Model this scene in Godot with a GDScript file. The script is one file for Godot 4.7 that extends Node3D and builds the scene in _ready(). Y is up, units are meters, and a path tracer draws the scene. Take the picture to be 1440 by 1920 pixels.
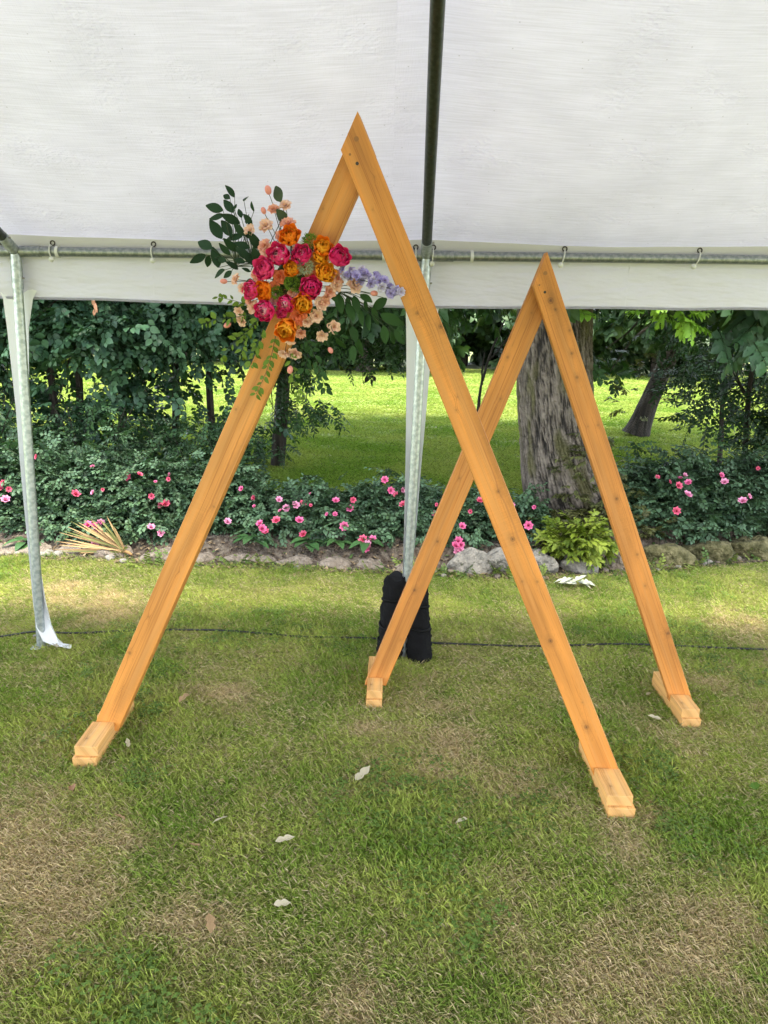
extends Node3D

# ------------------------------------------------------------------ mesh builder
class MB:
	var v := PackedVector3Array()
	var n := PackedVector3Array()
	var uv := PackedVector2Array()
	var c := PackedColorArray()
	var idx := PackedInt32Array()
	var col := Color(1, 1, 1)

	func vert(p: Vector3, t := Vector2.ZERO) -> int:
		v.append(p); n.append(Vector3.ZERO); uv.append(t); c.append(col)
		return v.size() - 1

	func tri(a: int, b: int, d: int) -> void:
		idx.append(a); idx.append(b); idx.append(d)
		var f := (v[d] - v[a]).cross(v[b] - v[a])
		n[a] += f; n[b] += f; n[d] += f

	func quad(a: int, b: int, d: int, e: int) -> void:
		tri(a, b, d); tri(a, d, e)

	func face(pts: Array, uvs: Array = []) -> void:      # flat fan with its own vertices
		var s := v.size()
		for i in pts.size():
			vert(pts[i], uvs[i] if uvs.size() else Vector2.ZERO)
		for i in range(1, pts.size() - 1):
			tri(s, s + i, s + i + 1)

	func grid(rows: Array, uvs: Array = [], closed := false, cols: Array = []) -> void:
		var s := v.size()
		var w: int = rows[0].size()
		for i in rows.size():
			for j in w:
				if cols.size():
					col = cols[i][j]
				vert(rows[i][j], uvs[i][j] if uvs.size() else Vector2(j, i))
		for i in rows.size() - 1:
			for j in (w if closed else w - 1):
				var j2 := (j + 1) % w
				quad(s + i * w + j, s + i * w + j2, s + (i + 1) * w + j2, s + (i + 1) * w + j)

	func tube(pts: Array, radii: Array, sides := 8, cap := true, uvs := 1.0) -> void:
		var rows := []
		var ts := []
		var run := 0.0
		var side := Vector3.ZERO
		for i in pts.size():
			var d: Vector3 = (pts[mini(i + 1, pts.size() - 1)] - pts[maxi(i - 1, 0)]).normalized()
			if side == Vector3.ZERO:
				side = d.cross(Vector3(0.31, 0.2, 0.93) if absf(d.z) < 0.9 else Vector3.UP).normalized()
			side = (side - d * side.dot(d)).normalized()
			var up := d.cross(side)
			var r: float = radii[mini(i, radii.size() - 1)]
			if i > 0:
				run += pts[i].distance_to(pts[i - 1])
			var row := []
			var tr := []
			for k in sides:
				var a := TAU * k / sides
				row.append(pts[i] + (side * cos(a) + up * sin(a)) * r)
				tr.append(Vector2(float(k) / sides * uvs, run * uvs))
			rows.append(row); ts.append(tr)
		grid(rows, ts, true)
		if cap:
			face(rows[0]); face(rows[rows.size() - 1])

	func leaf(base: Vector3, dir: Vector3, up: Vector3, length: float, width: float, bend := 0.2, fold := 0.25, lobes := 0, segs := 4) -> void:
		var d := dir.normalized()
		var side := d.cross(up).normalized()
		var u := side.cross(d)
		var s := v.size()
		for i in segs + 1:
			var t := float(i) / segs
			var w := width * 0.5 * pow(sin(PI * clampf(t * 0.94 + 0.03, 0, 1)), 0.8) * (1.15 - 0.4 * t)
			if lobes > 0:
				w *= 0.55 + 0.6 * absf(sin(t * PI * lobes + 0.4))
			var ctr := base + d * length * t - u * bend * length * t * t
			vert(ctr + side * w + u * fold * w, Vector2(0, t))
			vert(ctr, Vector2(0.5, t))
			vert(ctr - side * w + u * fold * w, Vector2(1, t))
		for i in segs:
			var o := s + i * 3
			quad(o, o + 1, o + 4, o + 3)
			quad(o + 1, o + 2, o + 5, o + 4)

	func lump(center: Vector3, radii: Vector3, nu := 10, nv := 7, noise: FastNoiseLite = null, amp := 0.0, boxy := 1.0) -> void:
		var rows := []
		var ts := []
		for i in nv + 1:
			var ph := PI * i / nv
			var row := []
			var tr := []
			for j in nu:
				var th := TAU * j / nu
				var d := Vector3(sin(ph) * cos(th), cos(ph), sin(ph) * sin(th))
				var q := Vector3(sign(d.x) * pow(absf(d.x), boxy), sign(d.y) * pow(absf(d.y), boxy), sign(d.z) * pow(absf(d.z), boxy))
				var p := q * radii
				if noise:
					p += d * noise.get_noise_3dv(center * 3.0 + p) * amp
				row.append(center + p); tr.append(Vector2(float(j) / nu, float(i) / nv))
			rows.append(row); ts.append(tr)
		grid(rows, ts, true)

	func rock(center: Vector3, radii: Vector3, sd: int, noise: FastNoiseLite, amp: float) -> void:
		var g := RandomNumberGenerator.new()
		g.seed = sd
		var planes := []
		for i in 15:
			planes.append([Vector3(g.randfn(), g.randfn(), g.randfn()).normalized(), g.randf_range(0.68, 0.98)])
		planes.append([Vector3(g.randf_range(-0.15, 0.15), 1, g.randf_range(-0.2, 0.2)).normalized(), 0.8])
		planes.append([Vector3(g.randf_range(-0.3, 0.3), g.randf_range(-0.1, 0.3), 1).normalized(), 0.8])
		var rows := []
		for i in 19:
			var ph := PI * i / 18.0
			var row := []
			for j in 26:
				var th := TAU * j / 26.0
				var d := Vector3(sin(ph) * cos(th), cos(ph), sin(ph) * sin(th))
				var r := 1.25
				for p in planes:
					var k: float = d.dot(p[0])
					if k > 0.05: r = minf(r, p[1] / k)
				var q := d * r * radii
				row.append(center + q + d * noise.get_noise_3dv(center * 3.0 + q * 2.0) * amp)
			rows.append(row)
		grid(rows, [], true)

	func mesh(mat: Material = null) -> ArrayMesh:
		var nn := PackedVector3Array()
		nn.resize(n.size())
		for i in n.size():
			nn[i] = n[i].normalized() if n[i].length_squared() > 1e-20 else Vector3.UP
		var a := []
		a.resize(Mesh.ARRAY_MAX)
		a[Mesh.ARRAY_VERTEX] = v; a[Mesh.ARRAY_NORMAL] = nn; a[Mesh.ARRAY_TEX_UV] = uv; a[Mesh.ARRAY_COLOR] = c; a[Mesh.ARRAY_INDEX] = idx
		var m := ArrayMesh.new()
		m.add_surface_from_arrays(Mesh.PRIMITIVE_TRIANGLES, a)
		if mat:
			m.surface_set_material(0, mat)
		return m

# ------------------------------------------------------------------ helpers
var rng := RandomNumberGenerator.new()
var taken := {}

func lin(r: float, g: float, b: float) -> Color:
	return Color(r, g, b).linear_to_srgb()

func mat(color: Color, rough := 0.8, vc := false, back := Color.BLACK, spec := 0.5) -> StandardMaterial3D:
	var m := StandardMaterial3D.new()
	m.albedo_color = color; m.roughness = rough; m.vertex_color_use_as_albedo = vc; m.metallic_specular = spec
	m.cull_mode = BaseMaterial3D.CULL_DISABLED
	if back != Color.BLACK:
		m.backlight_enabled = true; m.backlight = back
	return m

func numbered(called: String) -> String:
	var k: int = taken.get(called, -1) + 1
	taken[called] = k
	return called if k == 0 else "%s_%03d" % [called, k]

func tag(o: Node, label: String, category: String, group := "", kind := "") -> void:
	o.set_meta("label", label); o.set_meta("category", category)
	if group: o.set_meta("group", group)
	if kind: o.set_meta("kind", kind)

func thing(called: String, label: String, category: String, at := Vector3.ZERO, turn := 0.0, group := "") -> Node3D:
	var o := Node3D.new()
	o.name = numbered(called); add_child(o)
	o.position = at; o.rotation.y = turn
	tag(o, label, category, group)
	return o

func inst(called: String, m: Mesh, mt: Material, parent: Node, xf := Transform3D()) -> MeshInstance3D:
	var o := MeshInstance3D.new()
	o.mesh = m; o.transform = xf
	if mt: o.material_override = mt
	o.name = numbered(called) if parent == self else called
	parent.add_child(o, true)
	return o

func part(called: String, mb: MB, mt: Material, parent: Node) -> MeshInstance3D:
	return inst(called, mb.mesh(), mt, parent)

func struct(called: String, mb: MB, mt: Material) -> MeshInstance3D:
	var o := inst(called, mb.mesh(), mt, self)
	o.set_meta("kind", "structure")
	return o

func scatter(called: String, m: Mesh, mt: Material, xfs: Array, cols: Array, parent: Node) -> MultiMeshInstance3D:
	var mm := MultiMesh.new()
	mm.transform_format = MultiMesh.TRANSFORM_3D
	mm.use_colors = true
	mm.mesh = m
	mm.instance_count = xfs.size()
	for i in xfs.size():
		mm.set_instance_transform(i, xfs[i])
		mm.set_instance_color(i, cols[i])
	var o := MultiMeshInstance3D.new()
	o.multimesh = mm; o.material_override = mt
	o.name = numbered(called) if parent == self else called
	parent.add_child(o, true)
	o.set_meta("kind", "stuff")
	return o

func noise(sd: int, freq: float, oct := 3) -> FastNoiseLite:
	var f := FastNoiseLite.new()
	f.seed = sd; f.frequency = freq; f.fractal_octaves = oct; f.noise_type = FastNoiseLite.TYPE_SIMPLEX_SMOOTH
	return f

func r2(a: float, b: float) -> float:
	return rng.randf_range(a, b)

func rvec() -> Vector3:
	return Vector3(rng.randfn(), rng.randfn(), rng.randfn()).normalized()

func picture(w: int, h: int, f: Callable) -> ImageTexture:      # f gives an sRGB colour for each pixel
	var b := PackedByteArray()
	b.resize(w * h * 3)
	for y in h:
		for x in w:
			var k: Color = f.call(x, y)
			var o := (y * w + x) * 3
			b[o] = int(clampf(k.r, 0, 1) * 255.0); b[o + 1] = int(clampf(k.g, 0, 1) * 255.0); b[o + 2] = int(clampf(k.b, 0, 1) * 255.0)
	return ImageTexture.create_from_image(Image.create_from_data(w, h, false, Image.FORMAT_RGB8, b))

func noise_tex(sd: int, freq: float, size: int, oct: int, lo: Color, hi: Color, l := 0.3, h := 0.7) -> NoiseTexture2D:
	var t := NoiseTexture2D.new()
	t.width = size; t.height = size; t.seamless = true; t.noise = noise(sd, freq, oct)
	var g := Gradient.new()
	g.set_color(0, lo); g.set_color(1, hi); g.set_offset(0, l); g.set_offset(1, h)
	t.color_ramp = g
	return t

# ------------------------------------------------------------------ measured places
func eave_y(x: float) -> float:
	return 2.060 + 0.012 * x
func rail_y(x: float) -> float:
	return 1.989 + 0.014 * x

var dry_spots := [[-1.16, -2.24, 0.34, 1.0], [-0.95, -2.0, 0.25, 0.9], [-0.92, -1.72, 0.16, 0.4], [-0.48, -1.9, 0.2, 0.75], [0.3, -2.77, 0.26, 0.95], [-0.02, -2.96, 0.2, 0.7], [-0.69, -3.21, 0.17, 0.95],
	[-1.6, -4.2, 0.35, 1.0], [-2.09, -4.6, 0.25, 0.8], [-2.3, -4.0, 0.3, 0.8], [0.92, -2.33, 0.2, 0.95], [0.67, -1.79, 0.26, 1.0], [0.49, -1.64, 0.17, 0.9], [-0.02, -1.62, 0.17, 0.85], [-0.42, -1.6, 0.12, 0.6], [1.66, -3.56, 0.22, 0.8], [2.14, -4.21, 0.3, 0.8],
	[0.55, -2.56, 0.18, 0.8], [-1.71, -3.48, 0.2, 0.6], [-0.05, -2.58, 0.14, 0.7], [0.95, -1.85, 0.2, 0.8], [1.1, -2.0, 0.16, 0.7], [-1.3, -2.75, 0.18, 0.5], [0.1, -3.3, 0.2, 0.4], [1.3, -2.9, 0.2, 0.5], [-1.1, -3.7, 0.2, 0.5], [2.0, -3.2, 0.25, 0.6], [0.35, -2.0, 0.1, 0.5]]
var dn1: FastNoiseLite
var dn2: FastNoiseLite

func dryness(x: float, z: float) -> float:
	var wx := x + dn2.get_noise_2d(x * 2.0, z * 2.0) * 0.16
	var wz := z + dn2.get_noise_2d(z * 2.0 + 50.0, x * 2.0) * 0.16
	var s := 0.0
	for d in dry_spots:
		var q: float = ((wx - d[0]) * (wx - d[0]) + (wz - d[1]) * (wz - d[1])) / (d[2] * d[2])
		if q < 4.0:
			s += d[3] * 0.85 * exp(-q * 1.3)
	s += dn1.get_noise_2d(x, z) * 0.45 + dn2.get_noise_2d(x * 3.0, z * 3.0) * 0.55 + dn1.get_noise_2d(x * 9.0 + 7.0, z * 9.0) * 0.35 - 0.02
	if z < -4.6:
		s -= (-4.6 - z) * 0.7
	return clampf(s, 0.0, 1.0)

func wall_z(x: float) -> float:
	var k := [[-5.0, -5.55], [-2.8, -5.36], [-1.98, -5.26], [-1.13, -5.21], [-0.44, -5.18], [0.09, -5.15], [0.54, -5.14], [1.28, -5.14], [1.79, -5.32], [2.32, -5.49], [3.0, -5.74], [5.0, -6.2]]
	for i in k.size() - 1:
		if x < k[i + 1][0] or i == k.size() - 2:
			return lerpf(k[i][1], k[i + 1][1], clampf((x - k[i][0]) / (k[i + 1][0] - k[i][0]), 0, 1))
	return -5.3

func bed_y(x: float, z: float) -> float:
	var a := clampf((wall_z(x) - 0.06 - z) / 0.28, 0, 1)
	var b := clampf((z + 7.5) / 1.2, 0, 1)
	var h := lerpf(0.1, 0.2, clampf((x - 0.9) / 0.9, 0, 1))
	return h * a * a * (3 - 2 * a) * b

func _ready() -> void:
	rng.seed = 4711
	dn1 = noise(3, 0.9, 3)
	dn2 = noise(9, 1.3, 3)
	# --- camera
	var cam := Camera3D.new()
	cam.name = "camera"
	cam.keep_aspect = Camera3D.KEEP_HEIGHT
	cam.fov = 67.31
	cam.near = 0.05; cam.far = 900.0
	cam.transform = Transform3D(Basis(Vector3.RIGHT, deg_to_rad(-14.0)) * Basis(Vector3.BACK, deg_to_rad(1.5)), Vector3(0, 1.70, 0))
	add_child(cam)
	cam.current = true
	# --- sky, sun, exposure: bright overcast
	var we := WorldEnvironment.new()
	we.name = "environment"
	var env := Environment.new()
	env.background_mode = Environment.BG_SKY
	var sm := ProceduralSkyMaterial.new()
	sm.sky_top_color = Color(0.86, 0.91, 0.98)
	sm.sky_horizon_color = Color(0.97, 0.98, 1.0)
	sm.sky_curve = 0.2
	sm.sky_energy_multiplier = 0.66
	sm.ground_bottom_color = Color(0.25, 0.28, 0.16)
	sm.ground_horizon_color = Color(0.45, 0.5, 0.35)
	var sky := Sky.new()
	sky.sky_material = sm
	env.sky = sky
	env.tonemap_mode = Environment.TONE_MAPPER_LINEAR
	env.tonemap_exposure = EXPOSURE
	env.sdfgi_enabled = true; env.ssao_enabled = true; env.ssil_enabled = true
	we.environment = env
	add_child(we)
	var sun := DirectionalLight3D.new()
	sun.name = "sun"
	sun.light_energy = 0.5
	sun.light_color = Color(1.0, 0.97, 0.9)
	sun.light_angular_distance = 12.0
	sun.shadow_enabled = true
	sun.rotation_degrees = Vector3(-75, 25, 0)
	add_child(sun)

	make_materials()
	build_ground()
	build_tent()
	build_trees()
	build_bed()
	build_arches()
	build_bouquet()
	build_small()
	build_grass()

const EXPOSURE := 14.2
var M := {}

func make_materials() -> void:
	M.pipe = mat(lin(0.50, 0.535, 0.535), 0.45); M.pipe.metallic = 0.75
	M.pipe.albedo_texture = noise_tex(5, 0.02, 256, 4, Color(0.84, 0.86, 0.87), Color(1, 1, 1))
	M.pipe.roughness_texture = noise_tex(6, 0.03, 256, 3, Color(0.8, 0.8, 0.8), Color(1, 1, 1))
	M.railpipe = mat(lin(0.30, 0.315, 0.31), 0.4); M.railpipe.metallic = 0.7
	M.railpipe.albedo_texture = M.pipe.albedo_texture
	M.darkpipe = mat(lin(0.075, 0.085, 0.08), 0.38); M.darkpipe.metallic = 0.7
	M.darkpipe.albedo_texture = M.pipe.albedo_texture
	var nw := noise(21, 1.0, 2)
	var nf := noise(22, 1.0, 3)
	# woven tarpaulin: fine cross threads, long creases and small crumples, as height
	var weave := picture(1024, 1024, func(x, y):
		var a: float = nw.get_noise_2d(x * 0.016, y * 0.42) * 0.26 + nw.get_noise_2d(x * 0.38 + 300, y * 0.02) * 0.26
		var crumple: float = 1.5 * absf(nf.get_noise_2d(x * 0.03, y * 0.045)) * maxf(0.0, nf.get_noise_2d(x * 0.004 + 90, y * 0.004) + 0.2) * 1.6
		var g: float = 0.5 + 0.35 * a + crumple * 0.45 + nf.get_noise_2d(x * 0.008, y * 0.012) * 0.22
		return Color(g, g, g))
	M.cloth = mat(lin(0.77, 0.765, 0.90), 0.62, false, Color(0.43, 0.43, 0.47))
	M.cloth.heightmap_enabled = true; M.cloth.heightmap_texture = weave; M.cloth.heightmap_scale = 0.6
	M.cloth.albedo_texture = picture(512, 512, func(x, y):
		var k: float = 0.965 + 0.05 * nw.get_noise_2d(x * 0.012, y * 0.6) + 0.03 * nf.get_noise_2d(x * 0.01, y * 0.01)
		if nf.get_noise_2d(x * 0.21 + 700, y * 0.21) > 0.75: k -= 0.25
		return Color(k, k, k * 0.998))
	M.valance = mat(lin(0.66, 0.645, 0.76), 0.5, false, Color(0.19, 0.187, 0.205))
	M.valance.heightmap_enabled = true; M.valance.heightmap_scale = 0.9
	M.valance.heightmap_texture = picture(512, 512, func(x, y):
		var g: float = 0.5 + 0.35 * nf.get_noise_2d(x * 0.006 + y * 0.004, y * 0.03) + 0.2 * nf.get_noise_2d(x * 0.02 + 40 - y * 0.01, y * 0.07)
		return Color(g, g, g))
	M.band = mat(lin(0.50, 0.485, 0.46), 0.6)
	M.curtain = mat(lin(0.82, 0.83, 0.84), 0.55, false, Color(0.4, 0.4, 0.4))
	M.blackcloth = mat(lin(0.015, 0.015, 0.016), 0.85, false, Color.BLACK, 0.25)
	M.blackcloth.heightmap_enabled = true; M.blackcloth.heightmap_texture = noise_tex(31, 0.02, 256, 4, Color.BLACK, Color.WHITE, 0.0, 1.0); M.blackcloth.heightmap_scale = 0.6
	M.strap = mat(lin(0.004, 0.004, 0.004), 0.6, false, Color.BLACK, 0.25)
	M.rubber = mat(lin(0.008, 0.008, 0.009), 0.45)
	M.ball = mat(lin(0.6, 0.6, 0.57), 0.4)
	M.grommet = mat(lin(0.35, 0.33, 0.3), 0.35); M.grommet.metallic = 0.8
	M.screw = mat(lin(0.04, 0.03, 0.02), 0.5)
	M.plug = mat(lin(0.30, 0.13, 0.035), 0.6)
	M.bark = mat(Color.WHITE, 0.9, true)
	M.bark.heightmap_enabled = true; M.bark.heightmap_texture = noise_tex(41, 0.03, 256, 5, Color.BLACK, Color.WHITE, 0.1, 0.9); M.bark.heightmap_scale = 1.0
	M.bark.uv1_scale = Vector3(3, 3, 3)
	M.twig = mat(lin(0.028, 0.022, 0.015), 0.9)
	M.leaf = mat(Color.WHITE, 0.45, true, Color(0.35, 0.5, 0.08), 0.36)
	M.farleaf = mat(Color.WHITE, 0.6, true, Color(0.25, 0.36, 0.06))
	M.grass = mat(Color.WHITE, 0.6, true, Color(0.5, 0.6, 0.16), 0.25)
	M.straw = mat(Color.WHITE, 0.75, true, Color(0.2, 0.17, 0.08), 0.3)
	M.rose = mat(Color.WHITE, 0.6, true, Color(0.5, 0.25, 0.32))
	M.soil = mat(Color.WHITE, 0.95)
	M.soil.uv1_triplanar = true; M.soil.uv1_world_triplanar = true; M.soil.uv1_scale = Vector3(1.3, 1.3, 1.3)
	M.soil.albedo_texture = noise_tex(51, 0.025, 512, 5, lin(0.055, 0.036, 0.024), lin(0.18, 0.148, 0.11), 0.25, 0.75)
	M.soil.heightmap_enabled = true; M.soil.heightmap_texture = noise_tex(52, 0.04, 512, 5, Color.BLACK, Color.WHITE, 0.0, 1.0); M.soil.heightmap_scale = 3.0
	for k in 3:
		var st := mat(Color.WHITE, 0.9)
		st.uv1_triplanar = true; st.uv1_scale = Vector3(2.2, 2.2, 2.2)
		st.albedo_texture = noise_tex(60 + k, 0.02, 256, 5, [lin(0.16, 0.125, 0.095), lin(0.15, 0.14, 0.12), lin(0.05, 0.047, 0.012)][k], [lin(0.25, 0.205, 0.16), lin(0.31, 0.28, 0.235), lin(0.185, 0.16, 0.075)][k], 0.25, 0.72)
		st.heightmap_enabled = true; st.heightmap_texture = noise_tex(70 + k, 0.03, 256, 5, Color.BLACK, Color.WHITE, 0.0, 1.0); st.heightmap_scale = 3.5
		M["stone%d" % k] = st

# ------------------------------------------------------------------ ground
func build_ground() -> void:
	# one wide meadow sheet
	var g := MB.new()
	var rows := []
	var ts := []
	for z in [40.0, -4.0, -12.0, -20.0, -32.0, -60.0, -300.0]:
		var row := []
		var tr := []
		for x in [-300.0, -40.0, -12.0, 0.0, 12.0, 40.0, 300.0]:
			row.append(Vector3(x, -0.012, z)); tr.append(Vector2(x, z) * 0.11)
		rows.append(row); ts.append(tr)
	g.grid(rows, ts)
	var mm := mat(Color.WHITE, 0.9)
	var n1 := noise(81, 1.0, 4)
	mm.albedo_texture = picture(1024, 1024, func(x, y):
		var u: float = x / 1024.0 * TAU
		var w: float = y / 1024.0 * TAU
		var a: float = n1.get_noise_3d(cos(u) * 1.2, sin(u) * 1.2 + cos(w) * 1.7, sin(w) * 1.7)
		var b: float = n1.get_noise_3d(cos(u) * 9.0 + 30, sin(u) * 9.0 + cos(w) * 15.0, sin(w) * 15.0)
		var f: float = n1.get_noise_2d(x * 0.11, y * 0.28)
		var t: float = clampf(0.5 + 0.6 * a + 0.5 * b + 0.4 * f, 0, 1)
		return lin(lerpf(0.085, 0.16, t), lerpf(0.13, 0.17, t), lerpf(0.02, 0.05, t)))
	struct("ground", g, mm)
	# the lawn under the tent: thatch and earth between the blades
	var l := MB.new()
	rows = []; ts = []
	for i in 37:
		var row := []
		var tr := []
		for j in 49:
			var x := -4.8 + 9.6 * j / 48.0
			var front := 4.0
			var back := wall_z(x) + 0.06
			var z := lerpf(front, back, pow(i / 36.0, 0.8))
			row.append(Vector3(x, 0.0, z)); tr.append(Vector2((x + 4.8) / 9.6, (z + 6.6) / 10.8))
		rows.append(row); ts.append(tr)
	l.grid(rows, ts)
	var lm := mat(Color.WHITE, 0.95)
	var n2 := noise(83, 1.0, 4)
	lm.albedo_texture = picture(1024, 1024, func(x, y):
		var wx: float = x / 1024.0 * 9.6 - 4.8
		var wz: float = y / 1024.0 * 10.8 - 6.6
		var d := dryness(wx, wz) * 0.85
		var f: float = 0.5 + 0.5 * n2.get_noise_2d(x * 0.3, y * 0.3)
		var a := Vector3(0.06, 0.06, 0.022).lerp(Vector3(0.17, 0.165, 0.055), f)
		var b := Vector3(0.22, 0.165, 0.09).lerp(Vector3(0.60, 0.47, 0.29), f)
		var k := a.lerp(b, smoothstep(0.15, 0.95, d))
		return lin(k.x, k.y, k.z))
	lm.heightmap_enabled = true; lm.heightmap_scale = 1.2
	lm.heightmap_texture = noise_tex(84, 0.06, 512, 5, Color.BLACK, Color.WHITE, 0.0, 1.0)
	struct("lawn", l, lm)
	# soil of the raised rose bed and the bare strip in front of its stones
	var s := MB.new()
	rows = []
	var nn := noise(85, 3.0, 3)
	for i in 33:
		var row := []
		for j in 61:
			var x := -5.0 + 10.0 * j / 60.0
			var z := lerpf(wall_z(x) + 0.13 + nn.get_noise_1d(x * 1.3) * 0.08, -7.4, pow(i / 32.0, 1.3))
			var y := bed_y(x, z) + 0.008 + 0.025 * nn.get_noise_2d(x * 2.0, z * 2.0) * clampf(-(z + 5.0) * 3.0, 0.2, 1.0) * clampf((z + 7.4), 0, 1)
			row.append(Vector3(x, maxf(y, 0.006 if i < 30 else -0.014), z))
		rows.append(row)
	s.grid(rows)
	struct("flower_bed_soil", s, M.soil)

# ------------------------------------------------------------------ tent
func pipe(called: String, a: Vector3, b: Vector3, r: float, parent: Node, m: Material) -> MeshInstance3D:
	var mb := MB.new()
	var pts := []
	for i in 7:
		pts.append(a.lerp(b, i / 6.0))
	mb.tube(pts, [r], 18, true, 1.0)
	for i in mb.uv.size(): mb.uv[i].y *= 7.0
	return part(called, mb, m, parent)

func build_tent() -> void:
	var t := thing("party_tent", "white party tent with galvanised pipe frame standing over the wooden arches", "tent", Vector3(0, 0, -1.71))
	var zf := -2.004      # front rail, local
	var r := 0.0225
	var posts := [-3.635, -1.745, 0.145, 2.17, 4.0]
	for k in posts.size():
		var x: float = posts[k]
		for side in [1, -1]:
			var zz: float = zf * side
			var top := Vector3(x + 0.018, rail_y(x), zz)
			var foot := Vector3(x - 0.024, 0.0, zz + 0.0)
			var p := pipe("pole", foot, top, r, t, M.pipe)
			# sleeve joint, collar, bolt
			pipe("sleeve", top.lerp(foot, 0.0), top.lerp(foot, 0.085), r + 0.003, p, M.pipe)
			pipe("bolt", top.lerp(foot, 0.06) + Vector3(0.02, 0, 0), top.lerp(foot, 0.06) + Vector3(0.034, 0, 0.004), 0.004, p, M.grommet)
			pipe("bolt", foot + Vector3(-0.02, 0.07, 0.012), foot + Vector3(-0.028, 0.07, 0.02), 0.006, p, M.grommet)
			var fp := MB.new()
			fp.lump(foot + Vector3(0, 0.004, 0), Vector3(0.05, 0.004, 0.05), 12, 4, null, 0, 0.4)
			part("foot_plate", fp, M.pipe, p)
			# roof bars
			var ridge := Vector3(x - 0.06, 1.989 + 0.96, 0)
			var rf := pipe("rafter", top, ridge, r, t, M.darkpipe)
			pipe("sleeve", top, top.lerp(ridge, 0.055), r + 0.003, rf, M.pipe)
			pipe("bolt", top.lerp(ridge, 0.05) + Vector3(0.02, 0, 0), top.lerp(ridge, 0.05) + Vector3(0.034, 0.002, 0), 0.004, rf, M.grommet)
			var hole := top.lerp(ridge, 0.33)
			pipe("bolt", hole + Vector3(0, -0.018, 0.008), hole + Vector3(0, -0.0235, 0.0115), 0.0045, rf, M.screw)
			if k < posts.size() - 1:
				var x2: float = posts[k + 1]
				var q := Vector3(x2 + 0.018, rail_y(x2), zz)
				var rl := pipe("rail", top, q, r - 0.001, t, M.railpipe)
				for e in [0.0, 1.0]:
					pipe("sleeve", top.lerp(q, absf(e - 0.012)), top.lerp(q, absf(e - 0.062)), r + 0.002, rl, M.railpipe)
					pipe("collar", top.lerp(q, absf(e - 0.1)), top.lerp(q, absf(e - 0.107)), r + 0.004, rl, M.ball)
		if k < posts.size() - 1:
			pipe("ridge_bar", Vector3(x - 0.06, 2.949, 0), Vector3(posts[k + 1] - 0.06, 2.949, 0), r, t, M.darkpipe)
	# roof cloth, both slopes, sagging a little between the bars
	for side in [1, -1]:
		var mb := MB.new()
		var rows := []
		var ts := []
		var nz := noise(7, 0.8, 3)
		for i in 41:
			var row := []
			var tr := []
			var d := i / 40.0
			for j in 121:
				var x := -3.72 + 7.75 * j / 120.0
				var bay := fposmod((x + 1.745 + 0.045 * d * 2.0) / 1.89, 1.0)
				var sag := sin(PI * bay)
				var y := eave_y(x) + d * (2.99 - eave_y(x)) - sag * (0.018 + 0.03 * sin(PI * d)) + nz.get_noise_2d(x * 1.5, d * 5.0) * 0.008
				row.append(Vector3(x, y, (zf - 0.035) * side * (1.0 - d)))
				tr.append(Vector2(x / 1.7, d * 2.25 / 1.7))
			rows.append(row); ts.append(tr)
		mb.grid(rows, ts)
		part("roof", mb, M.cloth, t)
	# valance hanging outside the rail
	for side in [1, -1]:
		var mb := MB.new()
		var hem := MB.new()
		var seam := MB.new()
		var rows := []
		var ts := []
		var hr := []
		var sr := []
		var nz := noise(17, 1.0, 2)
		for i in 15:
			var row := []
			var tr := []
			for j in 161:
				var x := -3.72 + 7.75 * j / 160.0
				var bot := 1.762 + 0.018 * maxf(x, -0.2) + nz.get_noise_1d(x * 1.5) * 0.006
				var y := lerpf(eave_y(x) - 0.001, bot, i / 14.0)
				var sag := sin(PI * fposmod((x + 1.745) / 1.89, 1.0)) * 0.018 * (1.0 - i / 14.0)
				var z: float = (zf - 0.037) * side - 0.012 * side * (i / 14.0) - nz.get_noise_2d(x * 1.6 + y * 2.5, y * 3.0) * 0.018 * side * (i / 14.0) * (1.0 if side == 1 else 0.9)
				row.append(Vector3(x, y - sag, z))
				tr.append(Vector2(x * 0.9, y * 0.9))
			rows.append(row); ts.append(tr)
		mb.grid(rows, ts)
		var va := part("valance", mb, M.valance, t)
		var band := MB.new()
		var br := []
		for i in 3:
			var row := []
			for j in 161:
				var p: Vector3 = rows[0][j]
				row.append(Vector3(p.x, lerpf(p.y + 0.012, rail_y(p.x) + 0.012, i / 2.0), p.z + 0.006 * side + 0.004 * side * sin(i * 1.5)))
			br.append(row)
		band.grid(br)
		part("eave_band", band, M.band, va)
		for q in [[3, 0.0], [14, 0.003]]:
			var strip := MB.new()
			var a := []
			var b := []
			for j in 161:
				var p: Vector3 = rows[q[0]][j]
				a.append(p + Vector3(0, 0.004 + q[1], 0.004 * side)); b.append(p + Vector3(0, -0.004, 0.004 * side))
			strip.grid([a, b])
			part("hem", strip, M.valance, va)
	# bungee cords with their balls, through eyelets in the valance
	for b in [[-1.80, 0.0, -0.015], [-1.564, 0.0, 0.006], [-1.097, 0.0, 0.004], [0.115, 0.0, 0.0], [0.196, 0.0, -0.005], [0.802, 0.0, -0.018], [1.424, 0.0, -0.028], [1.98, 0.0, -0.01], [2.09, 0.0, 0.01], [-0.45, 0.0, 0.01]]:
		var x: float = b[0]
		var y := rail_y(x)
		var bg := MB.new()
		var pts := []
		var eye := Vector3(x, y + 0.040, zf - 0.032)
		for i in 9:
			var a := i / 8.0
			var ang := lerpf(2.6, -1.2, a)
			pts.append(Vector3(x + b[2] * a, y, zf) + Vector3(0, sin(ang) * 0.029, cos(ang) * 0.029 * 1.0))
		pts.insert(0, eye)
		bg.tube(pts, [0.0032], 8)
		var loop := part("bungee_cord", bg, M.ball, t)
		var ballm := MB.new()
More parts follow.
